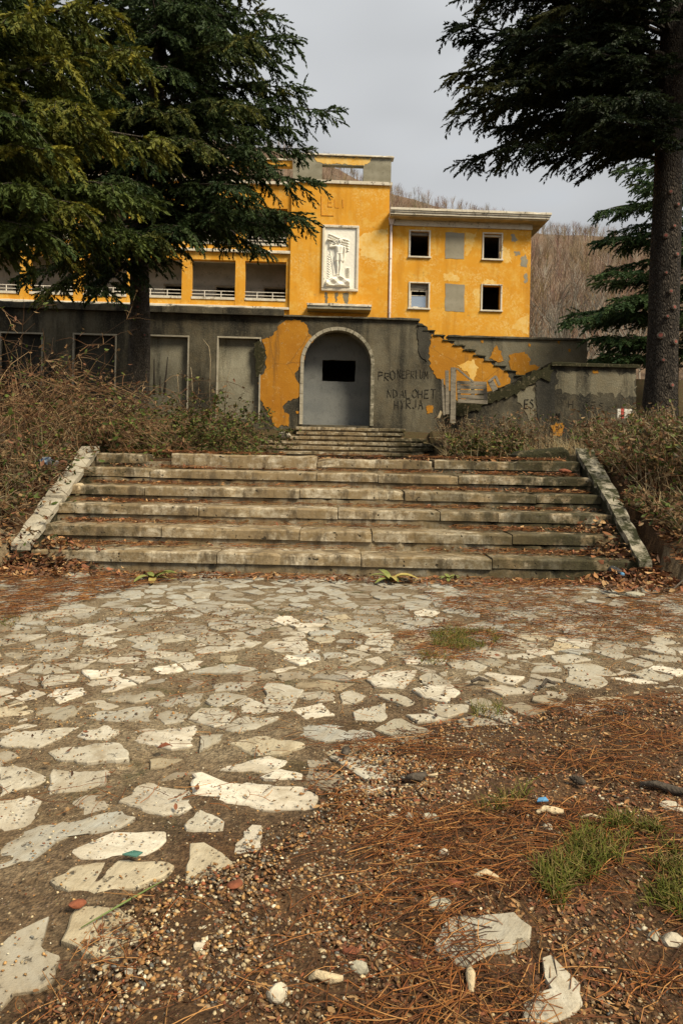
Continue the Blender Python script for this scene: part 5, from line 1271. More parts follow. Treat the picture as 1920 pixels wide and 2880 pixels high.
LFV = np.array([(-1, 0, .1), (-.4, .42, 0), (.3, .38, .08), (1, 0, .22), (.3, -.38, .0), (-.4, -.42, .12), (0, 0, -.06)]); LFF = np.array([(6, 0, 5), (6, 1, 0), (6, 2, 1), (6, 3, 2), (6, 4, 3), (6, 5, 4)])
def leaves(P3, size, pal, tilt=.35, tV=LFV, tF=LFF):
    n_ = len(P3); D = np.column_stack([r.normal(size=(n_, 2)), r.normal(0, tilt, n_)]); X_, Y_, Z_ = frames(D, np.array([0, 0, 1.]), r.normal(0, tilt * 1.6, n_))
    MM = np.stack([X_ * size[:, None], Y_ * (size * r.uniform(.5, 1.1, n_))[:, None], Z_ * (size * r.uniform(.5, 2.2, n_))[:, None]], 2)
    V, Fc = inst(tV, tF, MM, P3); C = pal[r.randint(0, len(pal), n_)] * r.uniform(.6, 1.25, (n_, 1)); return V, Fc, np.repeat(C, len(tV), 0)
LP_ = np.array([(.20, .085, .035), (.13, .06, .03), (.28, .14, .055), (.09, .05, .03), (.36, .22, .10), (.23, .09, .045)])
lt = []
q = sample([(-3.2, 5.3), (3.4, 5.3), (3.4, 5.8), (-3.2, 5.8)], 1500); lt.append(leaves(g3(q) + [0, 0, .012], r.uniform(.012, .035, len(q)), LP_))
q = sample([(1.9, 5.1), (3.6, 5.0), (3.6, 6.0), (2.2, 6.0)], 700); lt.append(leaves(g3(q) + [0, 0, .02], r.uniform(.018, .05, len(q)), LP_))
q = sample([(-3.6, 5.0), (-2.0, 5.3), (-2.1, 5.75), (-3.6, 6.2)], 700); lt.append(leaves(g3(q) + [0, 0, .02], r.uniform(.015, .04, len(q)), LP_))
for (cx_, cy_, sx_, sy_, hz_, n_) in ((-2.35, 5.74, .22, .10, .13, 420), (2.35, 5.66, .22, .10, .12, 420), (2.5, 5.62, .12, .08, .14, 200), (-2.62, 5.72, .14, .08, .14, 220), (2.3, 6.35, .14, .18, .36, 160), (2.35, 6.05, .16, .14, .22, 260)):
    q = np.column_stack([r.normal(cx_, sx_, n_), r.normal(cy_, sy_, n_)]); e_ = np.exp(-((q[:, 0] - cx_) / sx_) ** 2 * .6 - ((q[:, 1] - cy_) / sy_) ** 2 * .6)
    zb_ = np.where(q[:, 1] > 5.76, RI * np.floor((q[:, 1] / T0) - 15), 0.); zb_ = np.clip(zb_, 0, hz_)
    lt.append(leaves(np.column_stack([q, zb_ + .02 + r.rand(n_) * np.minimum(hz_, .15) * e_]), r.uniform(.014, .045, n_), LP_, .45))
q = sample([(-4.2, 5.3), (-2.68, 5.6), (-2.85, 8.2), (-4.2, 8.2)], 2400); lt.append(leaves(g3(q) + [0, 0, .02], r.uniform(.015, .04, len(q)), LP_))
q = sample([(2.6, 5.5), (3.9, 5.3), (3.9, 8.2), (2.85, 8.2)], 2400); lt.append(leaves(g3(q) + [0, 0, .02], r.uniform(.015, .04, len(q)), LP_))
q = sample([(2.75, 5.5), (5, 5.2), (5.5, 8.5), (2.9, 8.5)], 1600); lt.append(leaves(g3(q) + [0, 0, .02], r.uniform(.018, .04, len(q)), LP_))
q = sample([(-5.5, 5.4), (-2.8, 5.4), (-2.9, 8.5), (-5.5, 8.5)], 1400); lt.append(leaves(g3(q) + [0, 0, .02], r.uniform(.018, .04, len(q)), LP_))
q = sample([(-2.6, 7.9), (2.6, 7.9), (3.2, 20.5), (-3.2, 20.5)], 2600); lt.append(leaves(g3(q) + [0, 0, .02], r.uniform(.02, .05, len(q)), LP_))
for i in range(1, 7):
    n_ = 330; x = np.where(r.rand(n_) < .6, 2.5 - np.abs(r.normal(0, .8, n_)), -2.45 + np.abs(r.normal(0, .8, n_))); y = (15 + i) * T0 + .33 - np.abs(r.normal(0, .07, n_))
    lt.append(leaves(np.column_stack([np.clip(x, -2.5, 2.48), y, RI * i + .012 + .03 * r.rand(n_)]), r.uniform(.012, .032, n_), LP_))
q = clumped(zA, 5200, .8, 2.2, -.2); lt.append(leaves(g3(q), r.uniform(.004, .013, len(q)), LP_, .25))
q = sample(zG, 4200, .8); lt.append(leaves(g3(q), r.uniform(.003, .010, len(q)), LP_ * .7, .25))
q = sample(zS, 500, .3); lt.append(leaves(g3(q) + [0, 0, .004], r.uniform(.005, .016, len(q)), LP_ * .8, .2))
V, Fc, C = join(lt)
tag(link('leaf_litter', mesh_np('leaf_litter', V, Fc, C), None, M['dry']), 'dry brown leaf litter drifted along the steps and banks', 'leaf litter', kind='stuff')

GC = np.array([(.085, .105, .014), (.13, .15, .024), (.24, .21, .05), (.17, .17, .03), (.30, .22, .08)])
def blades(P3, h, lean=.6):
    n_ = len(P3); a = r.uniform(0, 6.283, n_); t = np.linspace(0, 1, 4); le = np.abs(r.normal(lean, .35, n_))
    P_ = np.stack([np.cos(a)[:, None] * le[:, None] * h[:, None] * t ** 1.6, np.sin(a)[:, None] * le[:, None] * h[:, None] * t ** 1.6, h[:, None] * t * (1 - .35 * t * np.minimum(le, 1.2)[:, None])], 2) + P3[:, None, :]
    V, Q = tubes_np(P_, np.array([.0013, .0013, .001, .0003]) * np.clip(h[:, None] / .06, 1, 2.2), 3)
    C = GC[r.randint(0, len(GC), n_)] * r.uniform(.6, 1.2, (n_, 1)); return V, Q, np.repeat(C, 12, 0)
gb = []
for px, n_, h0, h1, th_ in (([(1650, 2350), (1780, 2300), (1980, 2330), (1980, 2660), (1840, 2560), (1640, 2600), (1540, 2560), (1500, 2470)], 1800, .02, .055, -.02), ([(1205, 1790), (1260, 1775), (1390, 1785), (1405, 1815), (1310, 1840), (1220, 1825)], 900, .02, .045, -.4), ([(1170, 1850), (1260, 1840), (1280, 1870), (1180, 1880)], 160, .015, .03, -.5), ([(1320, 2000), (1420, 1995), (1420, 2030), (1330, 2030)], 90, .02, .05, -.5), ([(-40, 1740), (60, 1745), (50, 1770), (-40, 1770)], 80, .015, .03, -.5), ([(1330, 2290), (1480, 2230), (1480, 2270), (1360, 2320)], 70, .03, .06, -.6)):
    q = clumped(zone(px), n_, 0, 6, th_); gb.append(blades(g3(q), r.uniform(h0, h1, len(q))))
V, Fc, C = join(gb)
tag(link('grass', mesh_np('grass', V, Fc, C), None, M['leaf']), 'short green grass tufts growing through the needles', 'grass', kind='stuff')

# ------------------------------------------------------------------ shrubs
def shrub(name, label, group, x, y, rx, ry, h, canes, leafn, ccol, lcol, lsize=(.022, .040), arch_=1.0, upright=.5, seed=0, crad=.005):
    q = np.random.RandomState(seed + 500); z0 = ground_z(x, y) - .05
    root = empty(name, label, 'shrub', group, loc=(x, y, z0))
    S = 5; t = np.linspace(0, 1, S)
    def curves(b, d, L_, sag):
        P_ = b[:, None, :] + d[:, None, :] * (L_[:, None] * t[None])[:, :, None]; P_[:, :, 2] -= (sag * L_)[:, None] * t[None] ** 2
        w_ = q.normal(0, .02, P_.shape) * L_[:, None, None]; w_[:, 0] = 0; return P_ + w_
    n_ = canes; a = q.uniform(0, 6.283, n_); rr_ = np.sqrt(q.rand(n_)) * .8
    b = np.stack([np.cos(a) * rx * rr_, np.sin(a) * ry * rr_, np.zeros(n_)], 1)
    az = a + q.normal(0, .9, n_); d = np.stack([np.cos(az) * (1 - upright), np.sin(az) * (1 - upright), np.full(n_, .35 + upright)], 1) + q.normal(0, .18, (n_, 3)); d /= np.linalg.norm(d, axis=1)[:, None]
    Lc = h * q.uniform(.6, 1.45, n_) * (1 + .4 * arch_)
    P1 = curves(b, d, Lc, q.uniform(.25, .75, n_) * arch_); P1[:, :, 2] = np.maximum(P1[:, :, 2], .0)
    R1 = np.outer(q.uniform(.6, 1.3, n_) * crad, np.linspace(1, .3, S))
    m_ = int(n_ * 4.2); ci = q.randint(0, n_, m_); si = q.randint(2, S, m_); b2 = P1[ci, si]; tg = P1[ci, si] - P1[ci, si - 1]; tg /= np.linalg.norm(tg, axis=1)[:, None] + 1e-9
    d2 = tg * .6 + q.normal(0, .6, (m_, 3)) + [0, 0, .15 * upright]; d2 /= np.linalg.norm(d2, axis=1)[:, None]; P2 = curves(b2, d2, h * q.uniform(.12, .42, m_), q.uniform(0, .5, m_) * arch_)
    R2 = np.outer(q.uniform(.4, .8, m_) * crad, np.linspace(1, .35, S))
    V, Q = tubes_np(np.concatenate([P1, P2]), np.concatenate([R1, R2]), 3)
    cc_ = np.array(ccol)[q.randint(0, len(ccol), n_ + m_)] * q.uniform(.55, 1.3, (n_ + m_, 1))
    link('canes', mesh_np('canes', V, Q, np.repeat(cc_, S * 3, 0)), root, M['twig'])
    if leafn:
        k = q.randint(0, n_ + m_, leafn); j = q.randint(1, S, leafn); AP = np.concatenate([P1, P2]); P3 = AP[k, j] + q.normal(0, .015, (leafn, 3))
        global r; keep = r; r = q
        V, Fc, C = leaves(P3, q.uniform(*lsize, leafn), np.array(lcol), .7); r = keep
        link('leaves', mesh_np('leaves', V, Fc, C), root, M['leaf'])
    return root
RUST = [(.16, .078, .036), (.22, .125, .062), (.11, .058, .03), (.30, .195, .10), (.075, .045, .026)]
GREY = [(.16, .115, .062), (.25, .185, .105), (.10, .068, .04), (.38, .30, .18), (.12, .075, .04)]
GRN = [(.07, .10, .018), (.11, .14, .028), (.045, .065, .015), (.14, .14, .032), (.11, .065, .03), (.07, .045, .025)]
BRN = [(.21, .115, .05), (.15, .095, .045), (.28, .18, .085), (.10, .085, .04), (.17, .075, .038)]
MIX = GRN[:3] + BRN + [(.09, .06, .035)]
shrub('bramble_thicket', 'tall rusty tangle of bramble canes rising highest at the picture edge', None, -4.3, 8.6, .9, .8, 1.3, 230, 1800, RUST, BRN + GRN[:2], arch_=1.0, upright=.45, seed=1, crad=.006)
shrub('bramble_thicket', 'rust red arching brambles just behind the cracked cheek wall', None, -3.35, 8.5, .75, .7, .95, 220, 1700, RUST, BRN + GRN[:2], arch_=1.2, upright=.35, seed=2, crad=.006)
shrub('bramble_thicket', 'low dry brambles outside the cracked cheek wall at mid slope', None, -3.35, 6.9, .5, .7, .55, 150, 1300, RUST + GREY, MIX, arch_=1.0, upright=.35, seed=3)
shrub('bramble_thicket', 'dim brambles at the foot of the cracked cheek wall', None, -3.25, 5.95, .38, .45, .5, 110, 800, RUST + GREY, MIX, arch_=1.0, upright=.35, seed=4)
shrub('bramble_thicket', 'dense brown bramble mound below the cedar trunk', None, -3.3, 11.6, 1.0, 1.2, .95, 200, 2600, RUST + GREY, MIX, lsize=(.02, .036), upright=.3, seed=5)
shrub('bramble_thicket', 'green leafed bramble mound spilling over the landing edge', None, -2.5, 9.3, .70, .9, .86, 200, 9000, RUST, GRN + GRN[:3] + BRN[:1], lsize=(.022, .040), upright=.3, seed=6)
shrub('bramble_thicket', 'greenest bramble mound beside the upper steps', None, -2.85, 11.8, .75, 1.2, 1.1, 180, 9000, RUST, GRN + GRN[:3] + BRN[:1], lsize=(.025, .044), upright=.3, seed=7)
shrub('bramble_thicket', 'brown bramble heap between the cedar and the niches', None, -4.6, 14.5, 1.6, 1.6, 1.15, 200, 2200, RUST + GREY, MIX, lsize=(.024, .042), upright=.35, seed=8)
shrub('bramble_thicket', 'dark bramble heap at the wall below the orange plaster', None, -3.9, 17.5, 1.1, 1.8, 1.15, 200, 5000, RUST + GREY, GRN + BRN[:3], lsize=(.026, .046), upright=.35, seed=9)
shrub('bramble_thicket', 'thin trailing brambles creeping over the upper step ends', None, -2.95, 20.2, .6, .5, .5, 90, 900, RUST, MIX, lsize=(.024, .042), upright=.2, seed=10)
shrub('dry_hedge', 'clipped dry hedge with dark leafy base on the landing', None, 1.98, 9.6, .5, .6, .36, 140, 3600, GREY, GRN + GRN + BRN, upright=.65, arch_=.3, seed=11)
shrub('dry_hedge', 'dry twiggy hedge below the broken pallet', None, 2.4, 11.4, .6, .7, .50, 190, 1500, GREY, BRN + GRN[:3], upright=.75, arch_=.25, seed=12)
shrub('dry_hedge', 'bare pale hedge in front of the soot streak', None, 3.0, 11.8, .65, .7, .50, 180, 900, GREY, BRN + GRN[:1], upright=.8, arch_=.2, seed=13)
shrub('dry_hedge', 'straw coloured weeds at the foot of the graffiti wall', None, 3.35, 19.2, .7, .6, .8, 120, 900, GREY, BRN, lsize=(.024, .042), upright=.7, arch_=.3, seed=14, crad=.008)
shrub('dry_hedge', 'dry hedge in front of the trail blaze', None, 4.0, 10.4, .7, .7, .46, 190, 1100, GREY, BRN + GRN[:2], upright=.75, arch_=.25, seed=15)
shrub('dry_hedge', 'dry leafless hedge hiding the foot of the fir trunk', None, 4.7, 9.6, .7, .7, .46, 190, 1100, GREY, BRN + GRN[:2], upright=.75, arch_=.25, seed=16)
shrub('dry_hedge', 'brown hedge beside the top of the mossy cheek wall', None, 3.35, 8.3, .45, .6, .36, 170, 1400, GREY, BRN + GRN[:2], upright=.6, arch_=.4, seed=17)
shrub('dry_hedge', 'tangled brown hedge halfway down the mossy cheek wall', None, 3.35, 7.2, .5, .6, .50, 190, 1800, GREY + RUST, MIX, upright=.55, arch_=.5, seed=18)
shrub('dry_hedge', 'dark leafy undergrowth at the picture edge beside the mossy cheek wall', None, 3.8, 7.4, .5, .8, .50, 150, 2600, GREY, GRN + BRN[:2], upright=.5, arch_=.5, seed=19)
shrub('dry_hedge', 'low leafy scrub near the foot of the mossy cheek wall', None, 3.15, 6.1, .38, .55, .32, 110, 1100, GREY + RUST, MIX, upright=.45, arch_=.6, seed=20)
shrub('dry_hedge', 'scrub leaning over the lower half of the mossy coping', None, 3.05, 6.55, .22, .5, .30, 70, 700, GREY + RUST, MIX, upright=.45, arch_=.6, seed=21)
shrub('dry_hedge', 'scrub leaning over the upper half of the mossy coping', None, 3.22, 7.6, .22, .5, .30, 80, 800, GREY + RUST, MIX, upright=.45, arch_=.6, seed=22)
shrub('bramble_thicket', 'trailing brambles overhanging the cracked coping', None, -3.2, 7.4, .25, .6, .36, 80, 700, RUST + GREY, MIX, upright=.4, arch_=.8, seed=23)
shrub('bramble_thicket', 'thin dry brambles on the litter outside the cracked coping', None, -3.12, 6.3, .2, .5, .30, 60, 500, RUST + GREY, MIX, upright=.4, arch_=.8, seed=24)
SG = np.array([(.42, .32, .17), (.30, .21, .10), (.24, .15, .07), (.50, .40, .24), (.20, .17, .08)])
GC0 = GC; GC = SG; db = []
for poly, n_, h0, h1 in (([(-5.6, 5.6), (-2.85, 5.7), (-3.0, 8.4), (-5.6, 9.5)], 1500, .12, .42), ([(2.85, 5.6), (4.9, 5.4), (5.4, 9.6), (3.0, 8.6)], 1700, .10, .34), ([(1.5, 9.0), (3.6, 9.0), (4.6, 12.5), (2.0, 12.5)], 900, .12, .38), ([(-4.6, 9.0), (-1.9, 8.6), (-2.2, 13), (-5, 16)], 1100, .2, .6), ([(2.6, 17.5), (4, 17.5), (5.5, 20), (2.9, 20.4)], 400, .25, .7)):
    q = sample(poly, n_); h_ = r.uniform(h0, h1, n_); v_, f_, c_ = blades(np.column_stack([q, gz_np(q)]), h_, .45); db.append((v_, f_, c_))
GC = GC0
V, Fc, C = join(db)
tag(link('dry_grass', mesh_np('dry_grass', V, Fc, C), None, M['twig']), 'straw coloured dry grass growing through the scrub', 'dry grass', kind='stuff')
# saplings and dry stalks
def stalks(name, label, pts, rad_, col, group=None):
    root_p = Vector(pts[0][0]); mb = MB()
    for p in pts: mb.tube([Vector(q) - root_p for q in p], [rad_ * (1 - .7 * i / (len(p) - 1)) for i in range(len(p))], 6)
    o = mb.build(name, col, None, True); o.location = root_p; return tag(o, label, 'sapling', group)
stalks('sapling', 'forked pale sapling in front of the fir trunk', [[at(1865, 1330, 8.6), at(1862, 1270, 8.6), at(1868, 1225, 8.6)], [at(1867, 1228, 8.6), at(1880, 1195, 8.6), at(1890, 1178, 8.65), at(1893, 1165, 8.6)], [at(1868, 1226, 8.6), at(1852, 1190, 8.6), at(1845, 1172, 8.55)]], .018, M['pale_wood'])
stalks('sapling', 'thin pale sapling below the trail blaze', [[at(1788, 1280, 9.0), at(1785, 1240, 9), at(1787, 1212, 9)], [at(1786, 1230, 9), at(1779, 1205, 9)]], .012, M['pale_wood'])
for k, (x, lab) in enumerate(((434, 'leaning charred stake before the third niche, tallest'), (450, 'short charred stake between two taller stakes'), (462, 'charred stake tilted beside the short stake'))):
    a, b = at(x, 1110, 18.6), at(x + (0, 1, 10)[k], (1010, 1058, 1004)[k], 18.7); stalks('stake', lab, [[a, (a + b) / 2, b]], .035, M['stick'])['category'] = 'stake'
for k, (p, lab) in enumerate(([[(505, 1070), (500, 1058), (512, 1042)], 'pale forked dry stalk before the third niche'], [[(590, 1090), (592, 1010), (588, 975), (572, 955)], 'tall arching straw stalk between two niches'], [[(545, 1090), (540, 1060), (537, 1032)], 'short straw stalk beside the tall arching one'], [[(632, 1100), (640, 1062), (648, 1040)], 'slanted straw stalk in front of the last niche'])):
    pts = [at(x, y, 15.5) for x, y in p]; pts[0].z -= .5
    stalks('dry_stalk', lab, [pts], .014, M['pale_wood'])['category'] = 'stalk'

# ------------------------------------------------------------------ small things lying about
def rock(name, label, px, py, size, mat, seed, cat='stone', flat=.6, z=None, d=None, group=None, aspect=1.3):
    q = np.random.RandomState(seed); import bmesh
    bm = bmesh.new(); bmesh.ops.create_icosphere(bm, subdivisions=2, radius=1)
    pl_ = [(Vector(q.normal(size=3)).normalized(), q.uniform(.55, .85)) for _ in range(9)]
    for v in bm.verts:
        for n_, c in pl_:
            e = v.co.dot(n_) - c
            if e > 0: v.co -= n_ * e
        v.co = Vector((v.co.x * aspect, v.co.y, v.co.z * flat)) * size
        v.co += Vector(q.normal(0, .02, 3)) * size
    me = bpy.data.meshes.new(name); bm.to_mesh(me); bm.free()
    p = at(px, py, d) if d else onground(px, py, .015)
    if d is None: p.z = ground_z(p.x, p.y) + .010 * fbm(p.x * 2.2, p.y * 2.2, 5) + .012 + size * flat * .42
    o = link(name, me, None, mat); o.location = p; o.rotation_euler = (0, 0, q.uniform(-.6, .6)); return tag(o, label, cat, group)
for k, (px, py, sz, m_, fl, asp, lab) in enumerate((
    (780, 2800, .0205, 'white_rock', .8, 1.05, 'cubic white pebble at the bottom edge of the gravel'), (1235, 2548, .024, 'grey_rock', .55, 1.4, 'flat grey stone chip beside the needle covered slab'),
    (1248, 2415, .014, 'white_rock', .9, 1.0, 'small white pebble standing above two smaller ones'), (1887, 2645, .022, 'white_rock', .6, 1.3, 'white stone below the grass at the picture edge'),
    (1890, 2265, .024, 'white_rock', .5, 1.5, 'flat white stone above the grass at the picture edge'), (1105, 2302, .015, 'white_rock', .6, 1.2, 'pale pebble in the warm gravel near three others'),
    (1205, 2305, .019, 'grey_rock', .6, 1.5, 'oblong beige pebble in the warm gravel'), (1150, 2302, .014, 'white_rock', .7, 1.0, 'round cream pebble between a white and a beige one'), (1786, 1678, .055, 'grey_rock', .45, 1.4, 'smooth olive stone on the needle bed near the bottle'),
    (1725, 1676, .035, 'grey_rock', .4, 1.5, 'smaller flat stone left of the olive one on needles'), (1012, 2724, .016, 'grey_rock', .7, 1.2, 'tan pebble left of the needle covered slab'), (1838, 2632, .014, 'grey_rock', .7, 1.1, 'brown pebble next to the white stone under the grass'),
    (365, 2730, .011, 'white_rock', .7, 1.0, 'cream pebble among dark gravel near the pale slab'), (560, 2658, .012, 'white_rock', .7, 1.2, 'ivory pebble in the middle of the dark gravel'), (1540, 2325, .012, 'white_rock', .8, 1.3, 'tiny white chip below the pale wood splinters'))):
    rock('pebble', lab, px, py, sz, M[m_], k, 'pebble', fl, group='pebbles on the soil', aspect=asp)
for k, (px, py, sz, lab) in enumerate(((1281, 2492, .017, 'largest brick red shard above the grey stone chip'), (1200, 2508, .011, 'brick red shard just left of the largest one'), (1174, 2720, .014, 'brick red shard left of the needle covered slab'), (987, 2678, .014, 'oblong brick red shard on the wet gravel'), (658, 2494, .016, 'orange red shard in the cream gravel'), (217, 2548, .015, 'dark red shard between two pale slabs'), (1172, 2250, .010, 'tiny brick shard in the warm gravel'))):
    rock('brick_shard', lab, px, py, sz, M['brick'], 40 + k, 'brick shard', .5, group='brick shards on the soil')
rock('fallen_stone', 'warm tan stone lying on the upper step end near the cracked cheek wall', 220, 1372, .075, M['pale_wood'], 60, d=6.9, flat=.8)
rock('fallen_stone', 'round brown stone on the lowest step end', 215, 1556, .055, M['grey_rock'], 61, d=5.95, flat=.9)
rock('brick_shard', 'terracotta lump on the step below the top beside the mossy cheek wall', 1587, 1326, .06, M['brick'], 62, d=7.35, cat='brick shard', flat=.5)
rock('fallen_stone', 'cream rubble lump among brambles beside the upper steps', 800, 1224, .16, M['white_rock'], 63, d=20.8, flat=.9)
def stick(name, label, pts, rad_, mat, cat='stick', z=.02, group=None, n=7):
    P_ = [onground(px, py, .02) for px, py in pts]
    for i, p in enumerate(P_): p.z = ground_z(p.x, p.y) + .010 * fbm(p.x * 2.2, p.y * 2.2, 5) + .016 + rad_ * .7 + (.006 if i % 2 else 0)
    c = P_[0].copy(); o = MB().tube([p - c for p in P_], [rad_ * (.5 if i in (0, len(P_) - 1) else (1, .85, 1.1, .9)[i % 4]) for i in range(len(P_))], n).build(name, mat, None, True); o.location = c
    return tag(o, label, cat, group)
stick('wood_splinter', 'long pale wood splinter lying beside the blue scrap', [(1508, 2288), (1530, 2281), (1560, 2280), (1584, 2284)], .010, M['pale_wood'], 'wood splinter')
stick('wood_splinter', 'thin pale splinter just right of the long one', [(1622, 2293), (1660, 2291), (1702, 2297)], .006, M['pale_wood'], 'wood splinter')
stick('wood_splinter', 'pale splinter pointing at the camera below the slab', [(1318, 2745), (1322, 2775), (1324, 2815)], .011, M['pale_wood'], 'wood splinter')
stick('wood_splinter', 'tan wood chip beside the cubic white pebble', [(868, 2762), (890, 2757), (930, 2760), (964, 2766)], .009, M['pale_wood'], 'wood splinter')
stick('wood_splinter', 'frayed pale chip above the grey stone chip', [(1333, 2475), (1365, 2467), (1400, 2476)], .009, M['pale_wood'], 'wood splinter')
stick('stick', 'dark stick running out at the right picture edge', [(1800, 2205), (1845, 2212), (1890, 2222), (1950, 2236)], .012, M['stick'])
stick('stick', 'charred stick end with a pale broken tip', [(1140, 2192), (1160, 2196), (1178, 2194), (1196, 2188)], .013, M['stick'])
stick('wood_splinter', 'pale broken tip next to the charred stick end', [(1198, 2187), (1230, 2187)], .007, M['pale_wood'], 'wood splinter')
stick('stick', 'crooked twig on the pale stones below the grass tuft', [(1325, 1920), (1345, 1914), (1375, 1917)], .011, M['stick'])
stick('stick', 'short twig pair right of the crooked twig', [(1522, 1930), (1535, 1918), (1560, 1924)], .012, M['stick'])
stick('stick', 'grey stick on the needles below the bottle', [(1795, 1652), (1830, 1647), (1860, 1651)], .007, M['pale_wood'])
stick('stick', 'knobbly stick lying near the right edge below the bottle', [(1870, 1668), (1895, 1656), (1940, 1650)], .009, M['stick'])
stick('green_stem', 'fresh green grass stem lying across the dark gravel', [(228, 2602), (300, 2572), (370, 2530), (455, 2488)], .0022, (lambda g_: (g_.out((.13, .17, .05), .6)))(G('green_stem')), 'grass stem')
def cone(label, px, py, L_, ang, seed):
    p = onground(px, py, .02); p.z = ground_z(p.x, p.y) + .012 + L_ * .3; q = random.Random(seed)
    root = empty('pine_cone', label, 'pine cone', 'pine cones on the soil', loc=p, rz=ang)
    MB().tube([(-L_ * .5, 0, 0), (-L_ * .2, 0, 0), (L_ * .2, 0, 0), (L_ * .5, 0, 0)], [L_ * .12, L_ * .26, L_ * .22, L_ * .06], 8).build('core', M['stick'], root, True)
    mb = MB()
    for k in range(46):
        t = k / 46; a = k * 2.4; x = -L_ * .48 + L_ * .96 * t; rr_ = L_ * .34 * math.sin(math.pi * (.12 + .82 * t)); c, s_ = math.cos(a), math.sin(a); w_ = L_ * .10
        mb.add([(x, c * rr_ * .5 - s_ * w_, s_ * rr_ * .5 + c * w_), (x, c * rr_ * .5 + s_ * w_, s_ * rr_ * .5 - c * w_), (x + L_ * .10, c * rr_ * 1.1, s_ * rr_ * 1.1)], [(0, 1, 2)])
    tag(mb.build('scales', M['stick'], root), kind='stuff')
cone('dark pine cone at the edge of the paving', 972, 2118, .048, 1.3, 1); cone('dark pine cone among needles near the right edge', 1745, 2012, .050, .3, 2); cone('pine cone lying above the green needle tuft', 1622, 2200, .048, 2.4, 3)
# rosettes of broad leaves at the foot of the steps
g = G('rosette_leaf'); n_ = g.noise(14, 5); c_ = g.mix(g.rng(n_, .35, .65), (.10, .13, .03), (.22, .22, .06)); g.out(c_, .6, n_, .4); M['rosette'] = g.m
g = G('yellowed_leaf'); n_ = g.noise(14, 5); c_ = g.mix(g.rng(n_, .35, .65), (.26, .21, .05), (.40, .31, .10)); g.out(c_, .65, n_, .4); M['rosette_y'] = g.m
def rosette(label, px, py, sz, n, seed, mats):
    p = onground(px, py, .02); p.z = ground_z(p.x, p.y) + .015; q = random.Random(seed); root = empty('mullein_rosette', label, 'plant', loc=p)
    for k in range(n):
        a = k * 2.4 + q.uniform(-.3, .3); L_ = sz * q.uniform(.7, 1.15); wd = L_ * .26; el = q.uniform(.3, 1.1); V = []; Fc = []
        for i in range(7):
            t = i / 6; w_ = wd * math.sin(math.pi * min(1, t * .86 + .12)) ** .8; x = L_ * t * math.cos(el * (1 - .5 * t)); z = L_ * (math.sin(el) * t - .55 * t * t)
            for j, s_ in enumerate((-1, -.5, 0, .5, 1)):
                yy = s_ * w_ * .5; zz = z + abs(s_) * w_ * .16 + .02 * L_ * mnoise.noise(Vector((k, i, j))); V.append((x * math.cos(a) - yy * math.sin(a), x * math.sin(a) + yy * math.cos(a), max(zz, .002)))
        for i in range(6):
            for j in range(4): Fc.append((i * 5 + j, i * 5 + j + 1, i * 5 + j + 6, i * 5 + j + 5))
        MB().add(V, Fc).build('leaf', M[mats[k % len(mats)]], root, True)
rosette('wide pale green leaf rosette at the left half of the lowest step', 432, 1626, .20, 9, 1, ['rosette', 'rosette', 'rosette_y']); rosette('yellowing leaf rosette at the middle of the lowest step', 1098, 1632, .21, 12, 2, ['rosette_y', 'rosette', 'rosette_y']); rosette('small green leaf rosette right of the yellowing one', 1262, 1628, .12, 8, 3, ['rosette'])
# plastic bottle
g = G('clear_plastic'); g.b.inputs['Transmission Weight'].default_value = .93; g.b.inputs['Roughness'].default_value = .12; g.b.inputs['IOR'].default_value = 1.12; g.b.inputs['Base Color'].default_value = (.85, .9, .92, 1); g.b.inputs['Specular IOR Level'].default_value = .8; M['pet'] = g.m
pb = onground(1750, 1636, .02); pb.z = ground_z(pb.x, pb.y) + .075
bt = empty('plastic_bottle', 'clear crushed plastic bottle with blue cap lying in dry leaves', 'bottle', loc=pb, rz=rad(4))
prof_ = [(.0, .013), (.022, .0135), (.03, .018), (.05, .03), (.075, .036), (.10, .034), (.13, .037), (.17, .034), (.21, .036), (.225, .03), (.228, .002)]
V = []; Fc = []
for i, (y, rr_) in enumerate(prof_):
    for k in range(20):
        q = 2 * math.pi * k / 20; e = 1 + .09 * mnoise.noise(Vector((math.cos(q) * 1.5, math.sin(q) * 1.5, y * 30))); V.append((math.cos(q) * rr_ * e * 1.15, y + .02, math.sin(q) * rr_ * e * .95 + y * .06))
for i in range(len(prof_) - 1):
    for k in range(20): Fc.append((i * 20 + k, i * 20 + (k + 1) % 20, (i + 1) * 20 + (k + 1) % 20, (i + 1) * 20 + k))
MB().add(V, Fc).build('body', M['pet'], bt, True)
MB().tube([(0, 0, 0), (0, .004, 0), (0, .022, .001)], [.0135, .0165, .0165], 18).build('cap', M['blue'], bt, True)
MB().tube([(0, .024, .001), (0, .030, .0015)], [.0165, .0165], 18).build('cap_ring', M['blue'], bt)
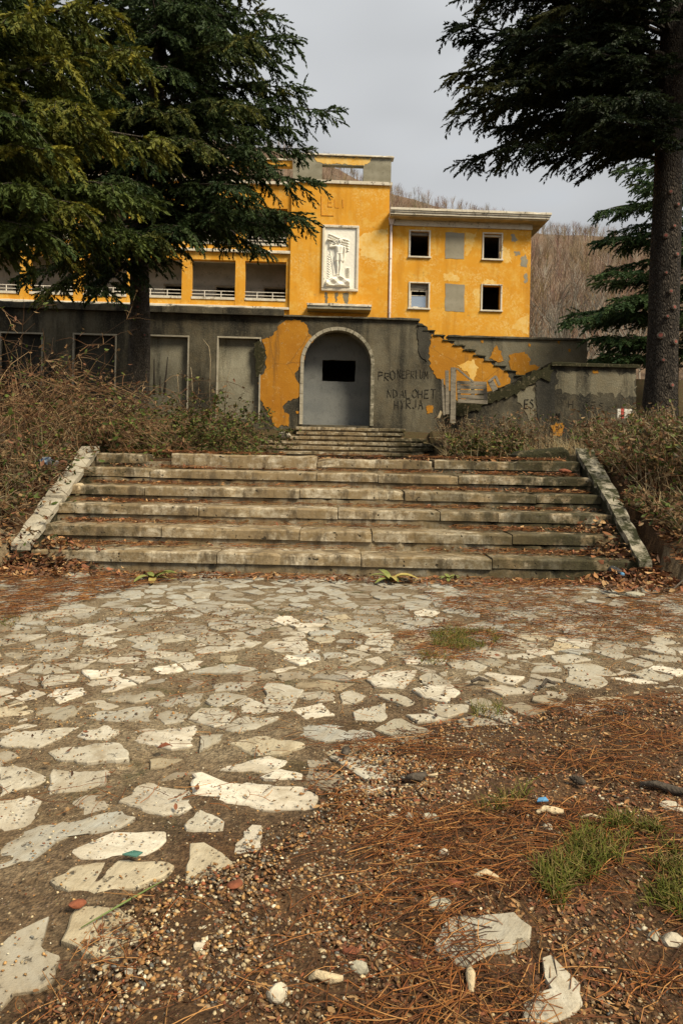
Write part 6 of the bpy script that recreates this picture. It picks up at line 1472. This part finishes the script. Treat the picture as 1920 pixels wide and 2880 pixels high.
# scraps
def scrap(name, label, px, py, d, pts, mat, cat, tilt=.3):
    p = at(px, py, d) if d else onground(px, py, .02)
    if not d: p.z = ground_z(p.x, p.y) + .028
    V = [(x, y, z) for x, y, z in pts] + [(x, y, z - .003) for x, y, z in pts]; n_ = len(pts); Fc = [tuple(range(n_)), tuple(range(2 * n_ - 1, n_ - 1, -1))] + [(k, (k + 1) % n_, (k + 1) % n_ + n_, k + n_) for k in range(n_)]
    o = MB().add(V, Fc).build(name, mat); o.location = p; return tag(o, label, cat)
scrap('plastic_scrap', 'crumpled blue plastic scrap among brown needles', 1523, 2259, None, [(-.015, -.005, 0), (.0, -.009, .004), (.017, -.003, .002), (.012, .009, .006), (-.008, .008, .003)], M['blue'], 'plastic scrap')
g = G('green_glass'); g.out((.10, .24, .19), .1); g.b.inputs['Transmission Weight'].default_value = .4; M['gglass'] = g.m
scrap('glass_shard', 'green glass shard lying on a pale slab', 373, 2412, None, [(-.022, -.006, .004), (.012, -.012, .002), (.024, .0, .006), (.0, .010, .004)], M['gglass'], 'glass shard')
scrap('fallen_leaf', 'curled orange leaf on the pale slab joint', 463, 2108, None, [(-.022, -.004, 0), (-.005, -.016, .008), (.016, -.008, .012), (.022, .006, .004), (.0, .014, .010), (-.015, .010, .004)], M['brick'], 'leaf')
g = G('bag_plastic'); n_ = g.noise(30, 4); g.out(g.mix(g.rng(n_, .45, .55), (.03, .06, .13), (.22, .25, .27)), .35, n_, .5); M['bag'] = g.m
o = rock('plastic_bag', 'crumpled blue and white plastic bag caught in the brambles', 135, 1300, .085, M['bag'], 91, 'bag', .8, d=7.0)
for k, (x0, y0, x1, y1, lab) in enumerate(((1728, 1240, 1772, 1196, 'dark charred board propped steeply in the hedge'), (1722, 1244, 1790, 1222, 'dark charred board lying flatter in the hedge'), (1752, 1244, 1750, 1178, 'thin rusty rod standing in the hedge'))):
    c = at(x0, y0, 11.0); o = plank(MB(), Vector((0, 0, 0)), at(x1, y1, 11.1) - c, (.10, .08, .02)[k], .04 if k < 2 else .02).build(('board', 'board', 'rod')[k], M['stick']); o.location = c; tag(o, lab, 'board' if k < 2 else 'rod')
